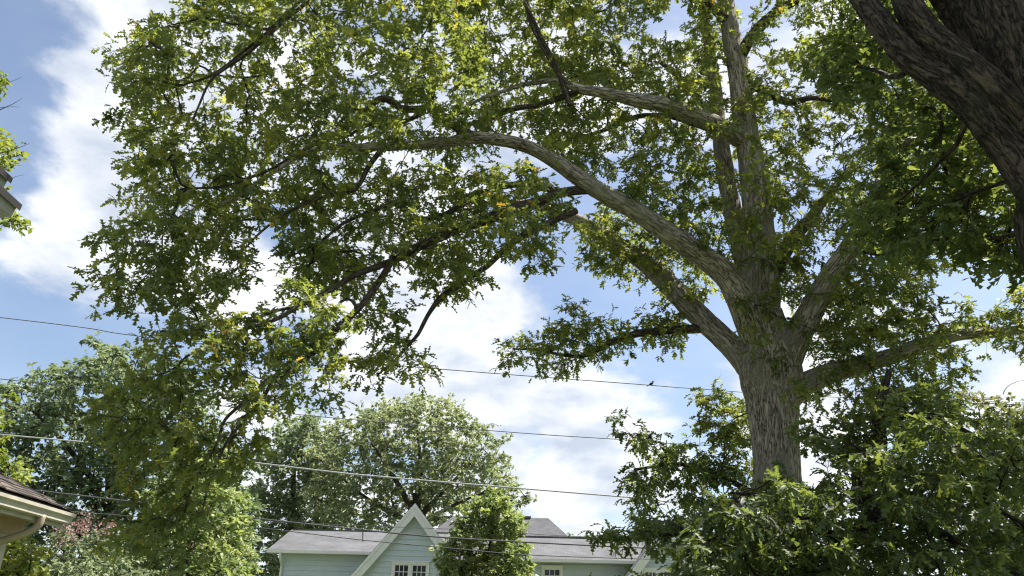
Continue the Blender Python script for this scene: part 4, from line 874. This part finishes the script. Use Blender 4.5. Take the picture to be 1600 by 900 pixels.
far_tree('bush', 'low grey green bush in front of the pink flowering shrub', [([(95, 885), (140, 868), (200, 868), (238, 890), (245, 960), (90, 960)], 16, 17.6, 90)],
    [(165, 985, 16.8), (165, 950, 16.8), (165, 900, 16.8)], .05, 'grey_leaf', .10, 6, 9, .3, cat='bush', tint=(.4, 1), dmin=.24, tip=.004, maxr=.03)
far_tree('bush', 'small golden yellow bush beside the left corner of the blue house', [([(378, 895), (395, 888), (410, 893), (415, 960), (372, 960)], 33, 34.2, 30)],
    [(395, 985, 33.6), (395, 950, 33.6), (395, 910, 33.6)], .04, 'lime_leaf', .14, 6, 8, .35, cat='bush', tint=(.7, 1), dmin=.25, tip=.005, maxr=.03)
far_tree('tall_tree', 'yellow green tree rising behind the porch roof', [([(-120, 590), (10, 588), (16, 640), (-5, 700), (25, 712), (42, 740), (28, 775), (-120, 780)], 29, 32, 130)],
    [(-70, 985, 30.5), (-70, 850, 30.5), (-65, 740, 30.5), (-60, 640, 30.5)], .22, 'lime_leaf', .22, 6, 8, .6, tint=(.0, .7), dmin=.5)
far_tree('edge_tree', 'yellowing tree with bare twig tips reaching past the upper eave', [([(-10, 112), (10, 115), (12, 140), (-10, 145)], 15.2, 15.8, 6), ([(5, 218), (26, 220), (28, 240), (5, 238)], 15.2, 15.8, 9), ([(-5, 258), (10, 258), (10, 268), (-5, 268)], 15.2, 15.6, 3), ([(12, 338), (32, 338), (32, 350), (12, 350)], 15.2, 15.8, 7), ([(-150, 60), (5, 120), (0, 150), (-20, 200), (18, 218), (22, 240), (-10, 255), (8, 290), (-5, 310), (22, 335), (20, 350), (-150, 380)], 15, 17.5, 70)],
    [(-170, 900, 16.5), (-170, 600, 16.5), (-165, 400, 16.5), (-160, 200, 16.5)], .2, 'lime_leaf', .13, 5, 6, .3, tint=(.1, .7), dmin=.14, tip=.005, maxr=.06,
    stems=[[(-160, 300, 16.5, .05), (-80, 262, 16, .03), (-20, 243, 15.6, .016), (12, 237, 15.5, .010), (34, 230, 15.5, .006), (48, 225, 15.5, .003)], [(-160, 240, 16.5, .04), (-60, 200, 15.8, .02), (0, 168, 15.5, .010), (20, 162, 15.5, .006), (36, 155, 15.5, .003)], [(0, 168, 15.5, .007), (18, 166, 15.5, .005), (33, 168, 15.5, .003)],
           [(-60, 200, 15.8, .02), (-20, 150, 15.6, .010), (10, 132, 15.5, .006), (34, 123, 15.5, .003)], [(-160, 380, 16.5, .04), (-60, 330, 15.8, .016), (8, 284, 15.5, .006), (38, 273, 15.5, .003)], [(12, 237, 15.5, .006), (30, 248, 15.5, .004), (46, 251, 15.5, .003)]])
far_tree('olive_tree', 'olive green tree top under the coiled cable at the right', [([(1490, 640), (1510, 612), (1560, 625), (1640, 640), (1720, 720), (1700, 960), (1480, 960), (1470, 760)], 27, 32, 260)],
    [(1585, 985, 29.5), (1585, 850, 29.5), (1585, 720, 29.5)], .2, 'olive_leaf', .2, 6, 8, .6, tint=(.1, 1), dmin=.5)
far_tree('distant_tree', 'tiny distant tree top peeking over the right roof ridge', [([(893, 850), (897, 838), (908, 834), (920, 840), (930, 850), (930, 900), (890, 900)], 78, 82, 40)],
    [(910, 980, 80), (910, 900, 80), (910, 860, 80)], .2, 'mid_leaf', .35, 6, 8, .8, tint=(.1, .7), dmin=.7)
